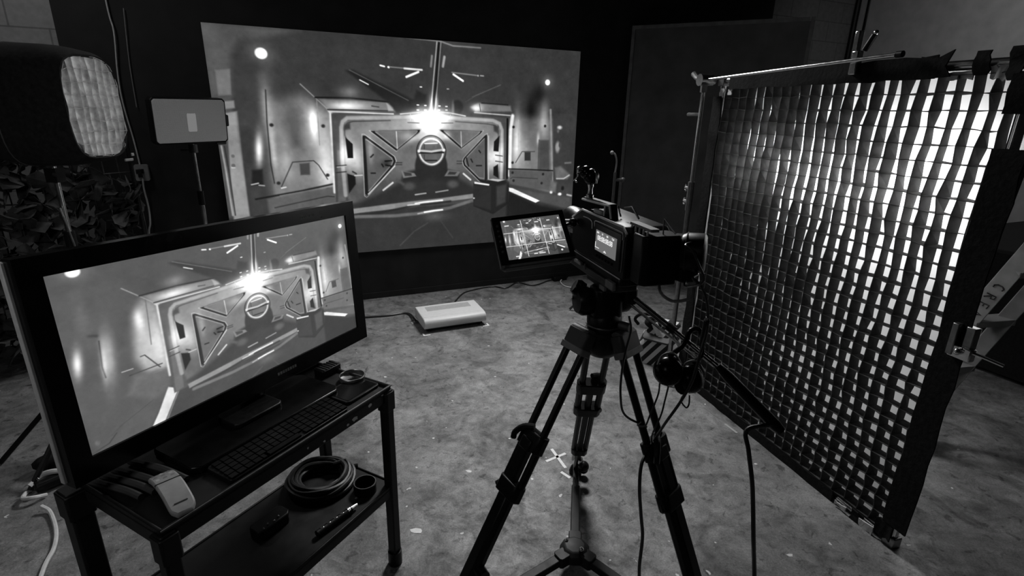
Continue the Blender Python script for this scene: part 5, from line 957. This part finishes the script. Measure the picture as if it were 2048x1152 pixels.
# battery and viewfinder at the rear
K().rbox((-.225, -.02, 1.285), (.075, .115, .135), .012).build('battery', 'black_plastic', cam_t, bevel=.005)
K().rbox((-.235, -.095, 1.285), (.10, .05, .115), .012).build('rear_module', 'black_plastic', cam_t, bevel=.005)
K().lathe([(.01, 0), (.048, 0), (.053, .012), (.053, .055), (.046, .06), (.01, .062)], (-.25, -.085, 1.305), (-.62, -.74, .05), n=30).build('viewfinder', 'black_plastic', cam_t)
K().ring(.0535, .0016, Vector((-.25, -.085, 1.305)) + Vector((-.62, -.74, .05)).normalized() * .012, (-.62, -.74, .05), n=40, k=6).build('viewfinder_rim', 'dark_grey', cam_t)
for a, b in (((-.235, -.03, 1.352), (-.225, -.035, 1.392)), ((-.225, -.035, 1.392), (-.262, -.05, 1.358))): K().tube([a, b], .0022, 6).build('cable_clip', 'grey_metal', cam_t)
K().ball((-.20, .03, 1.346), .0035, 8).ball((-.255, .02, 1.283), .0028, 8).ball((-.25, -.03, 1.22), .0035, 8).build('rear_led', 'chrome', cam_t)
# base plate
K().rbox((.02, 0, 1.198), (.365, .088, .024), .006).build('base_plate', 'black_metal', cam_t, bevel=.003)
K().box((.02, .0445, 1.209), (.360, .0025, .003)).build('base_plate_edge', 'highlight_paint', cam_t)  # pale strip painted as the plate's edge highlight
K().rbox((.03, .012, 1.174), (.34, .078, .022), .004).build('dovetail', 'dark_grey', cam_t, bevel=.002)
K().rbox((.115, .052, 1.186), (.055, .010, .010), .002).build('plate_catch', 'light_grey', cam_t, bevel=.001)
K().rbox((-.125, .054, 1.183), (.05, .012, .022), .003).build('plate_catch', 'mid_grey', cam_t, bevel=.001)
K().box((.06, .0515, 1.185), (.008, .006, .018)).build('catch_screw', 'chrome', cam_t)
K().tube(catmull([(-.21, -.05, 1.235), (-.23, -.045, 1.19), (-.27, -.06, 1.175), (-.31, -.085, 1.195), (-.31, -.09, 1.225)], 6), .0045, 7).build('cable_loop', 'mid_grey', cam_t)

# ball mount on the front of the handle
bm_ = thing('ball_mount', 'black ball head mount with chrome wing lever on the camera top handle', 'mount', mw=cmw @ Matrix.Translation((.135, .018, 1.3945)))
BW = lambda: MB(Matrix.Translation((-.135, -.018, -1.3945)))
b0 = Vector((.135, .018, 1.396))
MB().lathe([(.005, 0), (.012, 0), (.012, .008), (.0085, .011), (.0075, .028), (.010, .036), (.010, .042), (.005, .042)], (0, 0, 0), n=20).build('stem', 'chrome', bm_)
MB().ball((0, .0, .066), .0255, 24).build('ball_housing', 'black_gloss', bm_)
MB().ball((.016, .012, .078), .021, 20).build('upper_ball', 'black_gloss', bm_)
MB().tube(catmull([(-.024, -.008, .048), (-.029, -.006, .062), (-.024, -.004, .08), (-.012, -.003, .09)], 6), .0028, 8).build('rim_ring', 'chrome', bm_)
wl = MB(); wl.tube(catmull([(.034, .030, .098), (.030, .034, .088), (.040, .030, .072), (.046, .030, .058), (.060, .034, .048)], 6), [.0035 + .0015 * math.sin(i * .26) for i in range(25)], 8); wl.ball((.02, .036, .092), .004, 8).ball((.034, .036, .046), .004, 8).ball((.026, .036, .072), .004, 8)
wl.build('wing_lever', 'chrome', bm_)

# ================================================================== field monitor on an arm
MC = [Vector(p) for p in ((-.039, 1.341, 1.383), (.112, 1.373, 1.399), (.146, 1.294, 1.320), (-.005, 1.262, 1.304))]
MC = [EYE + (p - EYE) * 1.235 for p in MC]
mx_ = ((MC[1] - MC[0]) + (MC[2] - MC[3])) / 2; my_ = ((MC[0] - MC[3]) + (MC[1] - MC[2])) / 2; MWd, MHt = mx_.length, my_.length
mmw = frame(sum(MC, Vector()) / 4, mx_ - my_.normalized() * .0, my_)
mo = thing('field_monitor', 'small field monitor with white grid lines mounted left of the cinema camera', 'monitor', mw=mmw)
picture_mesh('screen', MWd, MHt, 220, 150, (.066, .917, .094, .908), .10, 1.0, picture_mat('monitor_light', .3, 1.0), mo, z=.0005, I=PICTURE_TV)
fb = MB()
for c, s in (((0, MHt / 2 + .008, -.006), (MWd + .03, .016, .016)), ((0, -MHt / 2 - .008, -.006), (MWd + .03, .016, .016)), ((-MWd / 2 - .0125, 0, -.006), (.025, MHt + .032, .016)), ((MWd / 2 + .008, 0, -.006), (.016, MHt + .032, .016))): fb.box(c, s)
fb.build('bezel', 'black_plastic', mo, smooth=False)
MB().rbox((-.004, 0, -.026), (MWd + .045, MHt + .034, .028), .012).build('rear_shell', 'black_plastic', mo, bevel=.004)
MB().tube([(-MWd / 2 - .027, -MHt / 2 - .016, -.008), (-MWd / 2 - .027, MHt / 2 + .016, -.008), (MWd / 2 - .01, MHt / 2 + .0185, -.008)], .0022, 6).build('edge_line', 'mid_grey', mo)
for i in range(6): MB().lathe([(.001, 0), (.0045, 0), (.0038, .003), (.001, .0035)], (-MWd / 2 - .0125, MHt / 2 - .018 - i * .019, .002), (0, 0, 1), n=12).build('button', 'dark_grey', mo)
for i in range(2): MB().box((0, MHt / 6 - i * MHt / 3, .0012), (MWd - .004, .0016, .0006)).build('guide_line', 'text_white', mo, smooth=False)
for i in range(2): MB().box((-MWd / 6 + i * MWd / 3, -.0, .0012), (.0016, MHt - .010, .0006)).build('guide_line', 'text_white', mo, smooth=False)
for x, y, w in ((-.078, .052, .014), (-.040, .052, .007), (-.012, .054, .008), (.018, .055, .012), (.056, .056, .010), (-.062, -.062, .018), (-.008, -.060, .012), (.012, -.060, .020)):
    MB().box((x * MWd / .19, y * MHt / .144, .0012), (w, .0032, .0006)).build('readout', 'text_white', mo, smooth=False)
MB().ball((.075 * MWd / .19, -.058 * MHt / .144, .0008), .0035, 10, (1, 1, .2)).build('record_dot', 'text_white', mo)
mback = mmw @ Vector((.05, .02, -.04)); ma = hp(.15, .050, 1.31); mk = hp(.17, .13, 1.285)
a_ = world(mo); a_.tube([mback, mk + Vector((-.02, .02, .0))], .010, 10).tube([mk, ma], .009, 10); a_.build('arm', 'chrome', mo)
world(mo).ball(mk, .019, 14).ball(ma + Vector((-.014, .0, 0)), .015, 14).build('arm_joint', 'black_plastic', mo)
world(mo).tube([hp(.30, .12, 1.30), hp(.20, .085, 1.302)], .012, 10).tube([hp(.20, .085, 1.302), ma], .011, 10).build('arm_lever', 'light_grey', mo)

# ================================================================== headphones hanging from the pan handle
e1, e2 = at_y(1337, 742, 1.345), at_y(1383, 757, 1.36); eh = at_y(1392, 664, 1.42)
hd = thing('headphones', 'black headphones hanging from the tripod pan handle', 'headphones', (e1 + e2) / 2)
for c, o_ in ((e1, -1), (e2, 1)):
    ax = (Vector((-.25, -.80, .35)) if o_ < 0 else Vector((.75, -.45, .35))).normalized(); cu_ = world(hd)
    cu_.lathe([(.004, -.030), (.032, -.028), (.0415, -.012), (.042, .004), (.036, .018), (.022, .028), (.004, .031)], c, ax, n=28); cup = cu_.build('ear_cup', 'black_gloss', hd)
    cush = world(hd).ring(.031, .0125, c - ax * .030, ax, n=30, k=10).build('cushion', 'black_fabric', cup)
    world(hd).tube(catmull([c + Vector((-.034, 0, .012)), c + Vector((-.022, .002, .045)), c + Vector((.01, .004, .052)), c + Vector((.034, .002, .02))], 5), .0035, 7).build('yoke', 'grey_metal', cup)
hbpts = catmull([e1 + Vector((0, .004, .045)), e1.lerp(eh, .55) + Vector((-.004, 0, .012)), eh + Vector((-.016, 0, .004)), eh + Vector((.012, .0, .002)), e2.lerp(eh, .5) + Vector((.022, 0, .01)), e2 + Vector((.004, .004, .045))], 8)
world(hd).tube(hbpts, .0075, 8).build('headband', 'black_gloss', hd)
world(hd).tube([hbpts[0], hbpts[6]], .0055, 8).build('slider', 'chrome', hd)
world(hd).tube([hbpts[-1], hbpts[-7]], .0055, 8).build('slider', 'chrome', hd)
c_ = lambda x, y, Y: at_y(x, y, Y)
cable('headphone_cable', [e1 + Vector((-.02, 0, -.038)), c_(1316, 790, 1.36), c_(1300, 830, 1.36), c_(1290, 852, 1.37), c_(1275, 850, 1.40), Vector((.425, 1.468, .735))], .0026, 'cable_rubber', 'thin black cable from left headphone cup to the right tripod leg')
cable('headphone_cable', [e1 + Vector((.006, 0, -.042)), c_(1330, 800, 1.36), c_(1322, 830, 1.36), c_(1305, 868, 1.37), Vector((.452, 1.445, .672))], .0026, 'cable_rubber', 'thin black cable hanging straight under left headphone cup')
cable('headphone_cable', [e2 + Vector((-.01, 0, -.04)), c_(1362, 800, 1.37), c_(1372, 815, 1.37), c_(1378, 808, 1.37), c_(1379, 790, 1.37)], .0024, 'cable_rubber', 'short looped black cable under right headphone cup')

# faint stand in the dark behind the camera
dq = at_y(1226, 400, 4.3); dst = thing('utility_stand', 'dim dark light stand with curved hose in front of the black flat behind the camera', 'light stand', (dq.x, dq.y, 0))
dv = lambda z, a=0.0, b=0.0: Vector((dq.x + a, dq.y + b, z))
world(dst).tube([dv(.15), dv(dq.z + .22)], .012, 10).build('column', 'dark_grey', dst)
world(dst).tube(catmull([dv(dq.z + .22), dv(dq.z + .30, .004), dv(dq.z + .355, -.012), dv(dq.z + .37, -.035)], 6), .007, 8).build('hose', 'mid_grey', dst)
world(dst).ball(dv(dq.z + .37, -.038), .016, 10).build('hose_tip', 'mid_grey', dst)
world(dst).tube([dv(dq.z + .16), dv(dq.z + .16, .06)], .012, 8).ball(dv(dq.z + .16, .065), .022, 12).build('clamp_knob', 'dark_grey', dst)
for k in range(3): world(dst).tube([dv(.35), dv(.012) + ang(40 + 120 * k) * .30], .010, 8).build('leg', 'dark_grey', dst)

# ================================================================== camera cables
cable('camera_cable', [hp(-.285, -.13, 1.345), c_(1372, 489, 1.33), c_(1384, 500, 1.31), c_(1400, 535, 1.29), c_(1408, 556, 1.28), c_(1398, 570, 1.28), c_(1370, 572, 1.32), hp(-.265, -.10, 1.24)], .0032, 'dark_shine' if 'dark_shine' in M else 'edge_wear', 'thin cable looping out behind the camera viewfinder')
cable('control_cable', [hp(-.28, -.12, 1.25), c_(1386, 556, 1.30), c_(1402, 572, 1.29), c_(1413, 600, 1.29), c_(1416, 635, 1.30), c_(1412, 668, 1.30), c_(1400, 708, 1.295), c_(1385, 760, 1.295), c_(1360, 805, 1.31), c_(1328, 850, 1.35), Vector((.458, 1.448, .668))], .0042, 'cable_rubber', 'black cable dropping from camera rear past headphones to right tripod leg')
cable('monitor_cable', [c_(1258, 632, 1.52), c_(1262, 660, 1.50), c_(1252, 700, 1.46), c_(1244, 740, 1.42), c_(1241, 790, 1.40), c_(1250, 830, 1.42), Vector((.436, 1.462, .715))], .0036, 'cable_rubber', 'black cable looping beside the upper right tripod leg')
cable('hanging_lead', [Vector((.452, 1.44, .655)), c_(1284, 925, 1.385), c_(1279, 975, 1.36), c_(1282, 1030, 1.36), c_(1285, 1075, 1.36), c_(1279, 1130, 1.36), c_(1277, 1180, 1.36), on_floor(1262, 1330, .008)], .0055, 'cable_rubber', 'black lead hanging from right tripod leg clamp straight to the floor')
cable('grip_lead', [g2 + Vector((-.03, .0, .02)), c_(1494, 860, 1.28), c_(1497, 900, 1.26), c_(1504, 960, 1.25), c_(1506, 1010, 1.25), c_(1507, 1080, 1.24), c_(1509, 1160, 1.24), on_floor(1512, 1370, .008)], .0062, 'cable_rubber', 'long black lead hanging in front of the grid bottom edge')
tls = thing('cable_connector', 'small black inline connector hanging beside the grid left of the headphones cable', 'connector', c_(1410, 662, 1.315))
world(tls).tube([c_(1414, 640, 1.303), c_(1405, 688, 1.325)], .0085, 10).build('shell', 'black_plastic', tls)
world(tls).tube([c_(1415, 634, 1.30), c_(1414, 642, 1.303)], .005, 8).build('collar', 'grey_metal', tls)

# ================================================================== striped bag on the floor by the frame stand
s0, s1 = on_floor(1259, 719), on_floor(1333, 740); sx_ = (s1 - s0).normalized(); sy_ = Vector((-sx_.y, sx_.x, 0))
bgm = frame(s0, sx_, sy_); bg = thing('striped_bag', 'slumped black and white striped bag on floor behind the tripod', 'bag', mw=bgm)
random.seed(8); vs = []; fs = []; N_ = 14; BWd, BD, BH = .28, .18, .30
for j in range(10):
    t = j / 9; hw, hd_ = BWd / 2 * (1 - .30 * t ** 2), BD / 2 * (1 - .55 * t ** 1.6)
    for p in superring(hw, hd_, 0, 20, .6): vs.append((BWd / 2 + p[0] + .05 * t + random.gauss(0, .003), BD / 2 + p[1] + .03 * t + random.gauss(0, .003), BH * t ** .9 + .002))
for j in range(9):
    for k in range(20): fs.append((j * 20 + k, j * 20 + (k + 1) % 20, (j + 1) * 20 + (k + 1) % 20, (j + 1) * 20 + k))
fs += [list(range(20))[::-1], [9 * 20 + k for k in range(20)]]
MB()._a(vs, fs).build('bag_body', 'stripes', bg)
def bp(x, y, z): return Vector((x, y, z))
fl_ = MB(); fl_.rbox((.165, .055, .205), (.20, .10, .018), .015, Matrix.Rotation(math.radians(38), 3, 'X')).build('flap', 'dark_grey', bg, bevel=.005)
MB().ball((.12, .10, .275), .062, 16, (1.2, .9, .7)).build('dark_pouch', 'black_fabric', bg)
MB().rbox((.20, .075, .265), (.035, .012, .11), .004, Matrix.Rotation(math.radians(-24), 3, 'Y')).rbox((.155, .05, .255), (.045, .012, .09), .004, Matrix.Rotation(math.radians(-30), 3, 'Y')).build('white_tag', 'white_cloth', bg, bevel=.002)
MB().prism2([(.035, .36), (.125, .36), (.085, .325)], .09, .10, axis=1).build('paper_corner', 'light_grey', bg)
MB().tube(catmull([(.02, .05, .26), (.0, .03, .30), (.03, .03, .34), (.08, .06, .345), (.13, .1, .33)], 6), .011, 8).build('handle_strap', 'black_fabric', bg)
